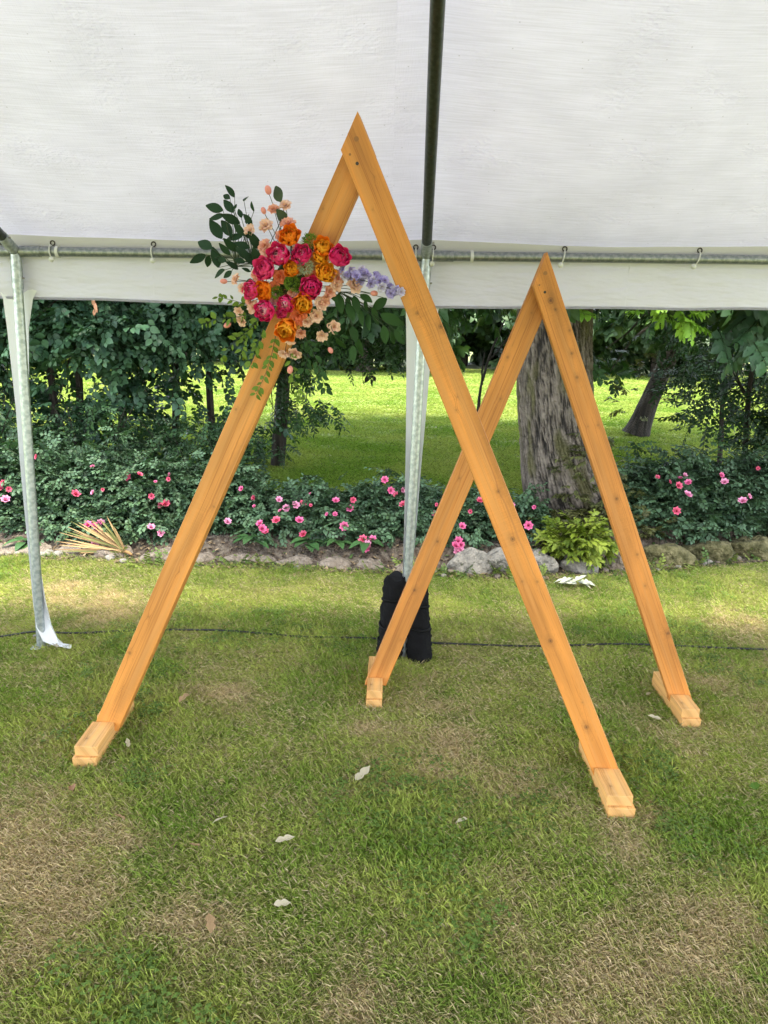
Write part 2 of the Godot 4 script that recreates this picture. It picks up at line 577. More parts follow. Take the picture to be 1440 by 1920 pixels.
		ballm.lump(pts[pts.size() - 1] + Vector3(b[2] * 0.3, -0.008, 0.006), Vector3.ONE * 0.0125, 12, 8)
		part("ball", ballm, M.ball, loop)
		var ring := MB.new()
		var rp := []
		for i in 13:
			rp.append(eye + Vector3(cos(TAU * i / 12.0) * 0.010, sin(TAU * i / 12.0) * 0.010, 0.006))
		ring.tube(rp, [0.0032], 6, false)
		part("eyelet", ring, M.screw, loop)
	# tapered leg curtains behind the poles
	var left := [[-1.845, 1.80, -1.66], [-1.828, 1.753, -1.684], [-1.816, 1.62, -1.712], [-1.811, 1.50, -1.722], [-1.805, 1.25, -1.738], [-1.798, 0.99, -1.753], [-1.794, 0.71, -1.748], [-1.795, 0.46, -1.742], [-1.79, 0.25, -1.73], [-1.775, 0.12, -1.70], [-1.74, 0.05, -1.665], [-1.68, 0.028, -1.64], [-1.64, 0.024, -1.60]]
	var mid := [[0.06, 1.80, 0.25], [0.078, 1.752, 0.232], [0.084, 1.62, 0.215], [0.09, 1.454, 0.201], [0.096, 1.2, 0.188], [0.099, 1.037, 0.178], [0.103, 0.654, 0.162], [0.103, 0.40, 0.146], [0.108, 0.2, 0.145], [0.112, 0.01, 0.15]]
	for c in [[left, 0.0], [mid, 0.0], [mid, -3.78], [mid, 2.025], [mid, 3.855]]:
		var mb := MB.new()
		var rows := []
		for k in c[0].size():
			var q: Array = c[0][k]
			var row := []
			for j in 9:
				var s := j / 8.0
				var x: float = lerpf(q[0], q[2], s) + float(c[1])
				var z := zf - 0.05 + 0.05 * pow(absf(s - 0.5) * 2.0, 2.0) * clampf(1.8 - q[1], 0, 1) + 0.006 * sin(q[1] * 9.0 + s * 5.0)
				if q[1] < 0.2: z += (0.2 - q[1]) * 0.25
				row.append(Vector3(x, q[1] - (0.012 * s if q[1] < 0.04 else 0.0), z))
			rows.append(row)
		mb.grid(rows)
		part("leg_curtain", mb, M.curtain, t)

	# black weight rolls tied round the middle pole
	var w := thing("pole_weight", "two black cloth weight rolls tied round the middle tent pole", "weight", Vector3(0.125, 0, -3.70))
	var nz := noise(33, 9.0, 3)
	for q in [[Vector3(-0.078, 0, -0.005), Vector3(-0.052, 0.435, -0.03), 0.066, [0.30, 0.17, 0.10]], [Vector3(0.078, 0, 0.02), Vector3(0.05, 0.42, -0.02), 0.061, [0.29, 0.185]]]:
		var mb := MB.new()
		var rows := []
		for i in 30:
			var h := i / 29.0
			var row := []
			for j in 26:
				var a := TAU * j / 26.0
				var rr: float = q[2] * (1.06 - 0.12 * h) + nz.get_noise_3d(cos(a), h * 4.0, sin(a)) * 0.011 + 0.003 * sin(a * 5.0 + h * 7.0)
				for sy in q[3]:
					rr -= 0.008 * exp(-pow((h * 0.42 - sy) / 0.012, 2.0))
				rr *= 1.0 - 0.16 * pow(maxf(0.0, h - 0.93) / 0.07, 2.0)
				row.append(q[0].lerp(q[1], h) + Vector3(cos(a) * rr, 0.012 * sin(a * 3.0) * h if i > 26 else 0.0, sin(a) * rr))
			rows.append(row)
		mb.grid(rows, [], true)
		mb.face(rows[29])
		var roll := part("roll", mb, M.blackcloth, w)
		for sy in q[3]:
			var sb := MB.new()
			var pp := []
			for j in 25:
				var a := TAU * j / 24.0
				var rr: float = q[2] * (1.06 - 0.12 * sy / 0.42) - 0.003
				pp.append(q[0].lerp(q[1], sy / 0.42) + Vector3(cos(a) * rr, 0.012 * sin(a + sy * 20.0), sin(a) * rr))
			sb.tube(pp, [0.008], 7, false)
			part("strap", sb, M.strap, roll)

# ------------------------------------------------------------------ plants
func spray(kind: String, sd: int) -> ArrayMesh:      # a twig along +z with its leaves
	var g := RandomNumberGenerator.new()
	g.seed = sd
	var mb := MB.new()
	var spec: Dictionary = {
		"hazel": {"n": 8, "len": 0.30, "l": 0.085, "w": 0.072, "a": 55.0, "b": 0.3, "lobes": 0},
		"oak": {"n": 11, "len": 0.26, "l": 0.10, "w": 0.062, "a": 50.0, "b": 0.35, "lobes": 3},
		"pinnate": {"n": 15, "len": 0.30, "l": 0.062, "w": 0.026, "a": 62.0, "b": 0.2, "lobes": 0},
		"rose": {"n": 9, "len": 0.13, "l": 0.036, "w": 0.026, "a": 55.0, "b": 0.15, "lobes": 0},
		"small": {"n": 11, "len": 0.22, "l": 0.048, "w": 0.026, "a": 55.0, "b": 0.2, "lobes": 0},
		"far": {"n": 14, "len": 0.9, "l": 0.34, "w": 0.26, "a": 60.0, "b": 0.2, "lobes": 0},
		"sprout": {"n": 9, "len": 0.14, "l": 0.06, "w": 0.03, "a": 45.0, "b": 0.35, "lobes": 2}}[kind]
	mb.col = Color(0.35, 0.3, 0.2)
	mb.tube([Vector3.ZERO, Vector3(0, 0.01, spec.len * 0.5), Vector3(0, 0, spec.len)], [0.0035 if kind != "far" else 0.02, 0.002], 3, false)
	for i in int(spec.n):
		var t := (i + 0.6) / float(spec.n)
		var s := 1.0 if i % 2 == 0 else -1.0
		var a := deg_to_rad(float(spec.a) * g.randf_range(0.7, 1.2)) * s
		if i == int(spec.n) - 1: a *= 0.2
		var dir := Vector3(sin(a), g.randf_range(-0.35, 0.25), cos(a))
		var up := Vector3(g.randf_range(-0.4, 0.4), 1, g.randf_range(-0.4, 0.4))
		var k := g.randf_range(0.72, 1.3)
		mb.col = Color(k, k * g.randf_range(0.95, 1.05), k * g.randf_range(0.8, 1.2))
		var sc := g.randf_range(0.7, 1.15) * (0.75 if t > 0.85 else 1.0)
		mb.leaf(Vector3(0, 0, float(spec.len) * t), dir, up, float(spec.l) * sc, float(spec.w) * sc, float(spec.b) * g.randf_range(0.3, 1.6), 0.22, int(spec.lobes), 7 if spec.lobes > 0 else 4)
	return mb.mesh()

var sprays := {}
func get_spray(kind: String) -> Array:
	if not sprays.has(kind):
		sprays[kind] = [spray(kind, 11 + kind.length()), spray(kind, 29 + kind.length() * 7)]
	return sprays[kind]

# leaf sprays through a set of egg-shaped volumes [centre, radii, count], thinned by noise so that gaps stay
func foliage(parent: Node, kind: String, vols: Array, dark: Color, light: Color, thr := -0.25, size := 1.0, freq := 1.1, m: Material = null, droop := 0.5, called := "foliage") -> void:
	var gap := noise(int(absf(vols[0][0].x * 97.0)) + 5, freq, 2)
	var xs := [[], []]
	var cs := [[], []]
	for vol in vols:
		var c: Vector3 = vol[0]
		var rr: Vector3 = vol[1]
		for i in int(vol[2]):
			var d := rvec() * pow(rng.randf(), 0.42)
			var p := c + d * rr
			var q := gap.get_noise_3dv(p + parent.position)
			if q < thr: continue
			var yaw := atan2(d.x * rr.x, d.z * rr.z) + rng.randfn() * 0.9
			var b := Basis(Vector3.UP, yaw) * Basis(Vector3.RIGHT, droop + rng.randfn() * 0.4) * Basis(Vector3.BACK, rng.randfn() * 0.5)
			var k := i % 2
			xs[k].append(Transform3D(b.scaled(Vector3.ONE * size * r2(0.75, 1.2)), p))
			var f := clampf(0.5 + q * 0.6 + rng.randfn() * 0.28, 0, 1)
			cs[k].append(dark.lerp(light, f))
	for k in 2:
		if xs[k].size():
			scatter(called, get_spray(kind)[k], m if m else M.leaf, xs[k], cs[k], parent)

func bark_tube(pts: Array, radii: Array, sides: int, ridge: float, c0: Color, c1: Color, moss := 0.0) -> MB:
	var mb := MB.new()
	var nz := noise(91, 1.0, 3)
	var rows := []
	var cols := []
	var ts := []
	for i in pts.size():
		var d: Vector3 = (pts[mini(i + 1, pts.size() - 1)] - pts[maxi(i - 1, 0)]).normalized()
		var sx := d.cross(Vector3.BACK).normalized()
		var sz := sx.cross(d)
		var row := []
		var cr := []
		var tr := []
		for j in sides:
			var a := TAU * j / sides
			var hh: float = pts[i].y
			var w := nz.get_noise_3d(cos(a) * 11.0 + nz.get_noise_2d(hh * 3.0, a) * 1.2, hh * 3.2, sin(a) * 11.0)
			var rid := 1.0 - absf(w) * 2.6
			var r: float = radii[i]
			row.append(pts[i] + (sx * cos(a) + sz * sin(a)) * (r + ridge * (rid - 0.5)))
			var f := clampf(0.45 + 0.95 * (rid - 0.5) + 0.35 * nz.get_noise_3d(cos(a) * 3.0, hh * 1.5, sin(a) * 3.0 + 9.0), 0, 1)
			var k := c0.lerp(c1, f)
			if moss > 0.0:
				k = k.lerp(Color(0.075, 0.072, 0.018), moss * smoothstep(0.0, 0.4, nz.get_noise_3d(cos(a) * 1.4 + 5.0, hh * 1.3, sin(a) * 1.4)))
			cr.append(k)
			tr.append(Vector2(float(j) / sides * 2.0, hh))
		rows.append(row); cols.append(cr); ts.append(tr)
	mb.grid(rows, ts, true, cols)
	return mb

func curve_pts(a: Vector3, b: Vector3, n: int, wob: float) -> Array:
	var out := []
	var o1 := rvec() * wob
	for i in n:
		var t := i / float(n - 1)
		out.append(a.lerp(b, t) + o1 * sin(PI * t) + rvec() * wob * 0.25 * sin(PI * t))
	return out

func limbs(parent: Node, from: Array, vols: Array, count: int, r: float) -> void:
	for i in count:
		var vol: Array = vols[i % vols.size()]
		var a: Vector3 = from[rng.randi_range(int(from.size() * 0.5), from.size() - 1)]
		var b: Vector3 = vol[0] + rvec() * vol[1] * 0.7
		var mb := MB.new()
		mb.col = Color(0.04, 0.032, 0.022)
		mb.tube(curve_pts(a, b, 7, a.distance_to(b) * 0.12), [r, r * 0.8, r * 0.62, r * 0.5, r * 0.4, r * 0.3, r * 0.15], 7, false)
		part("branch", mb, M.bark, parent)

func build_trees() -> void:
	var dkbark := Color(0.022, 0.018, 0.013)
	var ltbark := Color(0.085, 0.07, 0.052)
	# --- the big oak behind the small arch
	var oak := thing("oak_tree", "thick old oak trunk with furrowed bark and leaf sprouts behind the small arch", "tree", Vector3(1.62, 0.0, -6.25))
	var tp := []
	var tr := []
	for i in 131:
		var h := i / 130.0 * 3.6
		var x := -0.40 * (1.0 - exp(-h * 1.35)) + 0.06
		tp.append(Vector3(x, h, -0.05 * h))
		tr.append(0.312 + 0.13 * exp(-h * 5.5) + 0.03 * exp(-pow((h - 0.45) * 4.0, 2.0)) - 0.012 * h)
	part("trunk", bark_tube(tp, tr, 250, 0.021, Color(0.020, 0.016, 0.012), Color(0.20, 0.166, 0.13), 0.75), M.bark, oak)
	var top := Vector3(-0.34, 3.5, -0.17)
	var ovols := [[Vector3(-0.6, 6.2, -1.0), Vector3(6.0, 2.6, 4.5), 6000], [Vector3(1.6, 2.35, 0.5), Vector3(1.5, 0.62, 1.0), 480], [Vector3(2.5, 2.0, 0.1), Vector3(1.1, 0.55, 0.8), 300], [Vector3(-1.7, 2.5, -0.7), Vector3(1.5, 0.8, 1.1), 380], [Vector3(0.2, 2.45, 0.9), Vector3(1.6, 0.42, 0.7), 160]]
	limbs(oak, [Vector3(-0.2, 2.0, -0.1), top, top], ovols, 11, 0.07)
	foliage(oak, "oak", ovols, Color(0.02, 0.045, 0.016), Color(0.05, 0.105, 0.035), -0.42, 1.25, 0.9)
	foliage(oak, "oak", [[Vector3(1.05, 1.72, 0.8), Vector3(0.55, 0.28, 0.4), 34], [Vector3(1.7, 1.75, 0.8), Vector3(0.5, 0.34, 0.4), 40]], Color(0.028, 0.06, 0.026), Color(0.06, 0.125, 0.05), -0.3)
	# young leaves catching the light
	foliage(oak, "oak", [[Vector3(0.22, 1.80, 1.0), Vector3(0.20, 0.10, 0.14), 16], [Vector3(-0.30, 1.85, 0.5), Vector3(0.15, 0.1, 0.12), 3]], Color(0.14, 0.28, 0.025), Color(0.26, 0.46, 0.05), -1.0, 0.6, 1.1, null, 0.6, "young_leaves")
	# sprouts growing out of the bark
	foliage(oak, "sprout", [[Vector3(-0.02, 0.56, 0.3), Vector3(0.3, 0.34, 0.12), 75], [Vector3(0.22, 0.36, 0.3), Vector3(0.24, 0.17, 0.14), 55], [Vector3(0.3, 1.2, 0.14), Vector3(0.12, 0.35, 0.1), 18]], Color(0.05, 0.058, 0.018), Color(0.125, 0.135, 0.045), -0.4, 0.75, 2.5, null, -0.2, "sprouts")
	# --- hazel thicket on the left: several small trees
	var hz := [
		["dense dark shrub tree at the far left edge behind the tent pole", Vector3(-4.3, 0, -7.9), 0.0],
		["dark green shrub tree with two thin stems just right of the left tent pole", Vector3(-2.95, 0, -7.8), 0.3],
		["shrub tree with a straight bare stem, bright lawn showing below its leaves", Vector3(-2.15, 0, -8.3), 0.6]]
	for k in hz.size():
		var o := thing("shrub_tree", hz[k][0], "tree", hz[k][1], 0.0, "shrub trees on the left")
		for j in [2, 3, 2][k]:
			var a := Vector3(r2(-0.35, 0.35), 0, r2(-0.2, 0.2))
			var b := a + Vector3(r2(-0.25, 0.25), 2.6, r2(-0.2, 0.2))
			var pts := curve_pts(a, b, 12, 0.07)
			var rr := []
			for i in 12: rr.append(lerpf(0.045, 0.02, i / 11.0))
			part("stem", bark_tube(pts, rr, 12, 0.004, dkbark, ltbark), M.bark, o)
		var vols := [[Vector3(0, 2.15, 0.1), Vector3(1.25, 0.78, 0.9), 1000], [Vector3(0, 3.3, -0.2), Vector3(1.3, 0.8, 1.1), 220], [Vector3(0.1, 1.55, 0.5), Vector3(1.0, 0.30, 0.5), 260], [Vector3(0, 0.75, 0.1), Vector3(1.0, 0.55, 0.5), [330, 220, 90][k]], [Vector3(0, 1.2, 0.0), Vector3(0.9, 0.3, 0.5), [120, 60, 26][k]]]
		limbs(o, [Vector3(0, 0.9, 0), Vector3(0, 1.6, 0), Vector3(0, 2.2, 0)], vols, 9, 0.016)
		foliage(o, "hazel", vols, Color(0.02, 0.05, 0.026), Color(0.09, 0.185, 0.088), -0.45, 0.86, 1.3)
	# --- small tree with pinnate leaves hanging behind the flowers
	var ash := thing("small_tree", "small tree with hanging feathery leaves and dark stem behind the flower spray", "tree", Vector3(-1.28, 0, -9.0))
	var apts := curve_pts(Vector3(0, 0, 0), Vector3(0.25, 4.6, 0.0), 14, 0.05)
	var ar := []
	for i in 14: ar.append(lerpf(0.085, 0.045, i / 13.0))
	part("stem", bark_tube(apts, ar, 14, 0.008, dkbark, ltbark), M.bark, ash)
	var avols := [[Vector3(1.6, 4.9, -0.9), Vector3(4.2, 1.3, 3.4), 2200], [Vector3(0.25, 2.5, 0.3), Vector3(1.3, 0.9, 1.0), 560], [Vector3(0.95, 1.72, 0.9), Vector3(0.85, 0.46, 0.6), 300], [Vector3(1.35, 1.9, 0.8), Vector3(0.7, 0.45, 0.5), 170], [Vector3(0.1, 1.35, 0.35), Vector3(0.38, 0.45, 0.35), 110], [Vector3(0.3, 0.72, 0.2), Vector3(0.42, 0.16, 0.3), 40], [Vector3(-0.25, 0.45, 0.1), Vector3(0.5, 0.35, 0.4), 70]]
	limbs(ash, [Vector3(0.02, 1.0, 0.15), Vector3(0.03, 1.7, 0.2), Vector3(0.05, 2.5, 0.3)], avols, 14, 0.018)
	foliage(ash, "pinnate", avols.slice(0, 1), Color(0.018, 0.045, 0.014), Color(0.05, 0.115, 0.03), -0.4, 1.7, 0.8, null, 0.4, "upper_crown")
	foliage(ash, "pinnate", avols.slice(1), Color(0.018, 0.045, 0.014), Color(0.05, 0.115, 0.03), -0.32, 1.0, 1.2, null, 0.8)
	var dg := MB.new()
	dg.col = Color(0.03, 0.022, 0.014)
	for q in [[Vector3(1.0, 1.5, 0.95), Vector3(1.03, 1.08, 1.0)], [Vector3(1.02, 1.35, 0.97), Vector3(1.13, 1.1, 1.0)], [Vector3(1.0, 1.45, 0.97), Vector3(0.87, 1.18, 1.0)]]:
		dg.tube(curve_pts(q[0], q[1], 6, 0.025), [0.005, 0.003], 5)
		for i in 4:
			dg.leaf(q[1] + rvec() * 0.03 + Vector3(0, 0.03, 0), rvec() - Vector3(0, 1, 0), rvec(), 0.06, 0.03)
	part("dry_twig", dg, M.bark, ash)
	# --- leaning trunk further off
	var lean := thing("leaning_tree", "dark leaning tree trunk on the lawn beyond the small arch", "tree", Vector3(4.04, 0, -12.4))
	var lp := []
	var lr := []
	for i in 26:
		var h := i / 25.0 * 3.6
		lp.append(Vector3(0.28 * h + 0.03 * h * h, h, 0.0))
		lr.append(0.15 + 0.08 * exp(-h * 5.0) - 0.02 * h)
	part("trunk", bark_tube(lp, lr, 40, 0.02, Color(0.010, 0.008, 0.006), Color(0.045, 0.036, 0.027)), M.bark, lean)
	var lv := [[Vector3(1.0, 3.0, 0.2), Vector3(2.6, 1.3, 1.6), 700], [Vector3(0.6, 1.9, 0.9), Vector3(1.8, 0.5, 1.0), 260], [Vector3(-0.9, 1.15, 0.4), Vector3(0.55, 0.35, 0.4), 45], [Vector3(-2.2, 2.3, 0.0), Vector3(1.2, 0.6, 1.0), 150], [Vector3(-3.4, 2.7, -0.5), Vector3(1.6, 0.9, 1.0), 200]]
	limbs(lean, [Vector3(0.3, 1.0, 0), Vector3(0.8, 2.2, 0), Vector3(1.2, 3.0, 0)], lv, 10, 0.05)
	foliage(lean, "oak", lv, Color(0.016, 0.038, 0.014), Color(0.05, 0.115, 0.03), -0.3, 1.2, 0.8)
	# --- thin young trees at the right edge
	for q in [["slender young tree with sparse dark leaves at the right edge", Vector3(3.75, 0, -7.9), 1.6], ["bushy young tree on the lawn right of the leaning trunk", Vector3(4.35, 0, -9.9), 0.9]]:
		var o := thing("young_tree", q[0], "tree", q[1], 0.0, "young trees on the right")
		var pts := curve_pts(Vector3.ZERO, Vector3(-0.12, 2.5, 0.1), 12, 0.05)
		var rr := []
		for i in 12: rr.append(lerpf(0.035, 0.014, i / 11.0))
		part("stem", bark_tube(pts, rr, 10, 0.003, dkbark, ltbark), M.bark, o)
		var vols := [[Vector3(0, 2.0, 0.1), Vector3(1.1, 0.55, 0.7), int(300 * q[2])], [Vector3(-0.35, 1.15, 0.2), Vector3(0.8, 0.42, 0.45), int(120 * q[2])], [Vector3(0.3, 0.7, 0.1), Vector3(0.6, 0.45, 0.4), int(130 * q[2])], [Vector3(0.5, 1.3, 0.1), Vector3(0.5, 0.5, 0.4), int(90 * q[2])]]
		limbs(o, [Vector3(0, 0.5, 0), Vector3(-0.05, 1.0, 0), Vector3(-0.1, 1.8, 0.05)], vols, 10, 0.012)
		foliage(o, "small", vols, Color(0.014, 0.034, 0.014), Color(0.04, 0.09, 0.035), -0.25, 1.3, 1.4)
	# --- bare forked sapling beside the thin arch board
	var sap := thing("sapling", "thin bare forked sapling between the two arch legs", "sapling", Vector3(1.32, 0, -11.0))
	for q in [[Vector3.ZERO, Vector3(0.02, 0.95, 0), 0.03], [Vector3(0.02, 0.9, 0), Vector3(0.28, 1.75, 0.05), 0.02], [Vector3(0.02, 0.85, 0), Vector3(0.02, 1.3, 0.1), 0.016], [Vector3(0.1, 1.2, 0), Vector3(0.4, 1.6, 0), 0.013]]:
		part("stem", bark_tube(curve_pts(q[0], q[1], 8, 0.03), [q[2], q[2], q[2] * 0.9, q[2] * 0.85, q[2] * 0.8, q[2] * 0.7, q[2] * 0.6, q[2] * 0.5], 8, 0.002, dkbark, Color(0.04, 0.03, 0.02)), M.bark, sap)
	# --- trees at the far side of the meadow
	var far_kinds := ["pale", "tall dark", "broad dark", "dark", "light green", "broad", "tall", "dark spreading", "bright green", "dense", "thin crowned"]
	var fx := [-21.0, -16.5, -12.5, -8.0, -4.2, -0.6, 3.0, 6.6, 9.4, 13.0, 17.5]
	for k in fx.size():
		var z := -29.0 - 3.0 * sin(k * 2.3)
		var o := thing("meadow_tree", "%s tree at the far side of the meadow, %s from the left" % [far_kinds[k], ["first", "second", "third", "fourth", "fifth", "sixth", "seventh", "eighth", "ninth", "tenth", "eleventh"][k]], "tree", Vector3(fx[k], 0, z), 0.0, "trees beyond the meadow")
		var h := r2(8.0, 11.0)
		var pts := []
		var rr := []
		for i in 10:
			pts.append(Vector3(0.2 * sin(k + i * 0.3), i / 9.0 * h * 0.7, 0)); rr.append(lerpf(0.3, 0.1, i / 9.0))
		part("trunk", bark_tube(pts, rr, 16, 0.03, Color(0.02, 0.016, 0.012), Color(0.08, 0.065, 0.05)), M.bark, o)
		var vols := [[Vector3(0, h * 0.6, 0), Vector3(3.2, h * 0.42, 2.6), 300], [Vector3(0, 2.3, 0.6), Vector3(3.0, 1.1, 1.6), 190], [Vector3(0.4, 1.2, -0.8), Vector3(2.9, 1.2, 1.2), 120]]
		var lt := Color(0.05, 0.105, 0.03) if k % 4 != 0 else Color(0.09, 0.16, 0.05)
		foliage(o, "far", vols, Color(0.02, 0.045, 0.016), lt, -0.28, 1.0, 0.3, M.farleaf, 0.4)

func rose_bloom(sd: int) -> ArrayMesh:
	var g := RandomNumberGenerator.new()
	g.seed = sd
	var mb := MB.new()
	for ring in 3:
		var cnt: int = [5, 6, 7][ring]
		for i in cnt:
			var a := TAU * (i + 0.4 * ring) / cnt + g.randf() * 0.3
			var tilt: float = [0.35, 0.85, 1.25][ring]
			var d := Vector3(cos(a) * sin(tilt), cos(tilt), sin(a) * sin(tilt))
			var k: float = [0.8, 0.95, 1.15][ring] * g.randf_range(0.85, 1.15)
			mb.col = Color(k, k, k)
			mb.leaf(Vector3.ZERO, d, Vector3(-cos(a) * cos(tilt), sin(tilt), -sin(a) * cos(tilt)), [0.012, 0.017, 0.022][ring], 0.019, -0.15, 0.3, 0, 3)
	return mb.mesh()

func hash_gap(x: float) -> float:
	return sin(x * 3.1) + sin(x * 7.3 + 1.0) * 0.7 + 0.2

func build_bed() -> void:
	# --- rose bushes
	var bush := [
		[Vector3(-3.15, 0, -6.15), Vector3(0.48, 0.344, 0.40), "tall rose bush at the far left, left of the tent pole"], [Vector3(-2.5, 0, -6.1), Vector3(0.45, 0.344, 0.40), "rose bush with single red-pink blooms above the dried palm leaf's tip"],
		[Vector3(-1.95, 0, -6.0), Vector3(0.42, 0.312, 0.42), "rose bush with a cluster of pink blooms above the dried palm leaf"], [Vector3(-1.4, 0, -6.05), Vector3(0.42, 0.295, 0.40), "rose bush with few pink blooms behind the tall arch's left leg"],
		[Vector3(-0.88, 0, -5.95), Vector3(0.40, 0.186, 0.36), "low rose bush with a hot pink bloom pair right of the tall arch's left leg"], [Vector3(-0.38, 0, -5.98), Vector3(0.42, 0.192, 0.36), "rose bush with scattered pink blooms in the middle of the bed"],
		[Vector3(0.08, 0, -5.95), Vector3(0.36, 0.229, 0.34), "rose bush with two blooms standing high beside the middle tent pole"], [Vector3(0.62, 0, -5.95), Vector3(0.40, 0.205, 0.34), "rose bush with a hanging pink cluster behind the crossing arch boards"],
		[Vector3(1.0, 0, -5.80), Vector3(0.24, 0.174, 0.22), "small rose bush at the left foot of the oak trunk"],
		[Vector3(2.25, 0, -6.15), Vector3(0.42, 0.288, 0.36), "rose bush with two blooms on top just right of the small arch"], [Vector3(2.75, 0, -6.25), Vector3(0.45, 0.302, 0.36), "rose bush with pale pink blooms above the mossy stones"], [Vector3(3.3, 0, -6.4), Vector3(0.48, 0.324, 0.40), "dense rose bush at the right edge above the mossy stones"]]
	var roots := []
	for b in bush:
		var y := bed_y(b[0].x, b[0].z)
		var o := thing("rose_bush", b[2], "rose bush", Vector3(b[0].x, y, b[0].z), 0.0, "pink rose bushes in the stone edged bed")
		roots.append(o)
		var rr: Vector3 = b[1]
		var cnt := int(8000.0 * rr.x * rr.y * (rr.z + 0.1) / 0.4)
		var vols := [[Vector3(0, rr.y * 0.70, 0), Vector3(rr.x, rr.y * 0.72, rr.z), cnt], [Vector3(-rr.x * 0.4, rr.y * 1.1, 0.05), Vector3(rr.x * 0.4, rr.y * 0.5, rr.z * 0.5), cnt / 6], [Vector3(rr.x * 0.45, rr.y * 1.05, -0.05), Vector3(rr.x * 0.35, rr.y * 0.55, rr.z * 0.5), cnt / 6], [Vector3(0, 0.05, rr.z * 0.95), Vector3(rr.x * 1.05, 0.13, 0.22), cnt / 4]]
		for i in 5:
			vols.append([Vector3(r2(-0.9, 0.9) * rr.x, rr.y * r2(1.35, 1.85), r2(-0.4, 0.7) * rr.z), Vector3(0.07, 0.10, 0.07), 9])
		for i in 9:
			var mb := MB.new()
			mb.col = Color(0.05, 0.06, 0.025)
			mb.tube(curve_pts(Vector3(r2(-0.08, 0.08), 0, r2(-0.08, 0.08)), Vector3(r2(-1, 1) * rr.x * 0.8, rr.y * r2(0.9, 1.4), r2(-1, 1) * rr.z * 0.7), 6, 0.05), [0.006, 0.005, 0.004, 0.003], 5, false)
			part("cane", mb, M.bark, o)
		foliage(o, "rose", vols, Color(0.016, 0.038, 0.018), Color(0.125, 0.215, 0.115), -0.22, 1.0, 4.0, null, 0.15)
	# blooms, each on the nearest bush
	var meshes := [rose_bloom(1), rose_bloom(2), rose_bloom(3)]
	var cols := [mat(lin(0.82, 0.18, 0.38), 0.6, true, Color(0.5, 0.2, 0.3)), mat(lin(0.85, 0.36, 0.54), 0.6, true, Color(0.5, 0.25, 0.32)), mat(lin(0.80, 0.14, 0.25), 0.6, true, Color(0.5, 0.16, 0.2))]
	var spots := [[-2.004, 0.472, -6.1, 2], [-2.343, 0.358, -5.95, 2], [-3.007, 0.441, -6.1, 2], [-2.959, 0.398, -6.1, 2], [-2.998, 0.353, -6.1, 2], [-2.881, 0.3, -5.95, 1], [-2.931, 0.157, -5.72, 0], [-2.173, 0.181, -5.72, 0], [-2.12, 0.174, -5.72, 0], [-2.078, 0.201, -5.72, 1], [-2.053, 0.134, -5.72, 0], [-2.108, 0.111, -5.72, 0], [-2.087, 0.19, -5.7, 0], [-2.09, 0.06, -5.62, 1], [-1.71, 0.177, -5.72, 1], [-1.642, 0.132, -5.72, 1], [-1.694, 0.289, -5.95, 2], [-1.664, 0.298, -5.95, 2], [-1.289, 0.247, -5.72, 0], [-1.255, 0.274, -5.72, 1], [-1.146, 0.234, -5.72, 1],
		[-0.9, 0.237, -5.68, 0], [-0.86, 0.187, -5.65, 2], [-0.88, 0.21, -5.64, 0], [-0.785, 0.253, -5.72, 2], [-0.799, 0.356, -5.95, 1], [-0.74, 0.293, -5.95, 1], [-0.672, 0.316, -5.95, 1], [-0.617, 0.331, -5.95, 2], [-0.618, 0.257, -5.72, 0], [-0.589, 0.152, -5.72, 2], [-0.367, 0.359, -5.95, 0], [-0.257, 0.301, -5.95, 0], [-0.286, 0.224, -5.72, 0], [-0.109, 0.116, -5.62, 1], [-0.078, 0.143, -5.66, 0], [-0.145, 0.143, -5.66, 2], [-0.12, 0.09, -5.62, 0], [0.0, 0.521, -6.0, 0], [0.045, 0.438, -6.0, 0], [0.145, 0.343, -5.95, 2], [0.253, 0.0, -5.45, 1], [0.389, 0.271, -5.95, 0], [0.454, 0.347, -5.95, 2], [0.574, 0.247, -5.72, 0], [0.55, 0.15, -5.66, 0], [0.522, 0.125, -5.62, 0], [0.562, 0.135, -5.62, 0], [0.538, 0.085, -5.6, 1], [0.56, 0.10, -5.6, 1], [0.727, 0.389, -5.95, 2], [1.037, 0.297, -5.6, 0],
		[2.228, 0.536, -6.0, 2], [2.302, 0.56, -6.0, 0], [2.576, 0.572, -6.0, 1], [2.687, 0.45, -5.9, 1], [2.196, 0.363, -5.9, 2], [2.942, 0.439, -5.9, 1], [2.266, 0.486, -5.9, 1]]
	for s in spots:
		var p := Vector3(s[0], s[1], s[2])
		var best: Node3D = roots[0]
		for o in roots:
			if absf(o.position.x - p.x) < absf(best.position.x - p.x): best = o
		p.z += 0.27
		var b := Basis(Vector3.RIGHT, r2(0.5, 1.2)) * Basis(Vector3.BACK, r2(-0.5, 0.5)) * Basis(Vector3.UP, r2(0, 6.0))
		inst("bloom", meshes[rng.randi() % 3], cols[s[3]], best, Transform3D(b.scaled(Vector3.ONE * r2(1.35, 1.9)), p - best.position))
	for k in roots.size():
		var rr: Vector3 = bush[k][1]
		for i in 4:
			var b := Basis(Vector3.RIGHT, r2(0.2, 1.4)) * Basis(Vector3.BACK, r2(-0.8, 0.8)) * Basis(Vector3.UP, r2(0, 6.0))
			var a := r2(0.2, 1.3)
			inst("bloom", meshes[i % 3], cols[rng.randi() % 3], roots[k], Transform3D(b.scaled(Vector3.ONE * r2(0.7, 1.35)), Vector3(r2(-0.9, 0.9) * rr.x, rr.y * (0.5 + 1.0 * sin(a)), rr.z * (0.2 + 0.9 * cos(a)))))
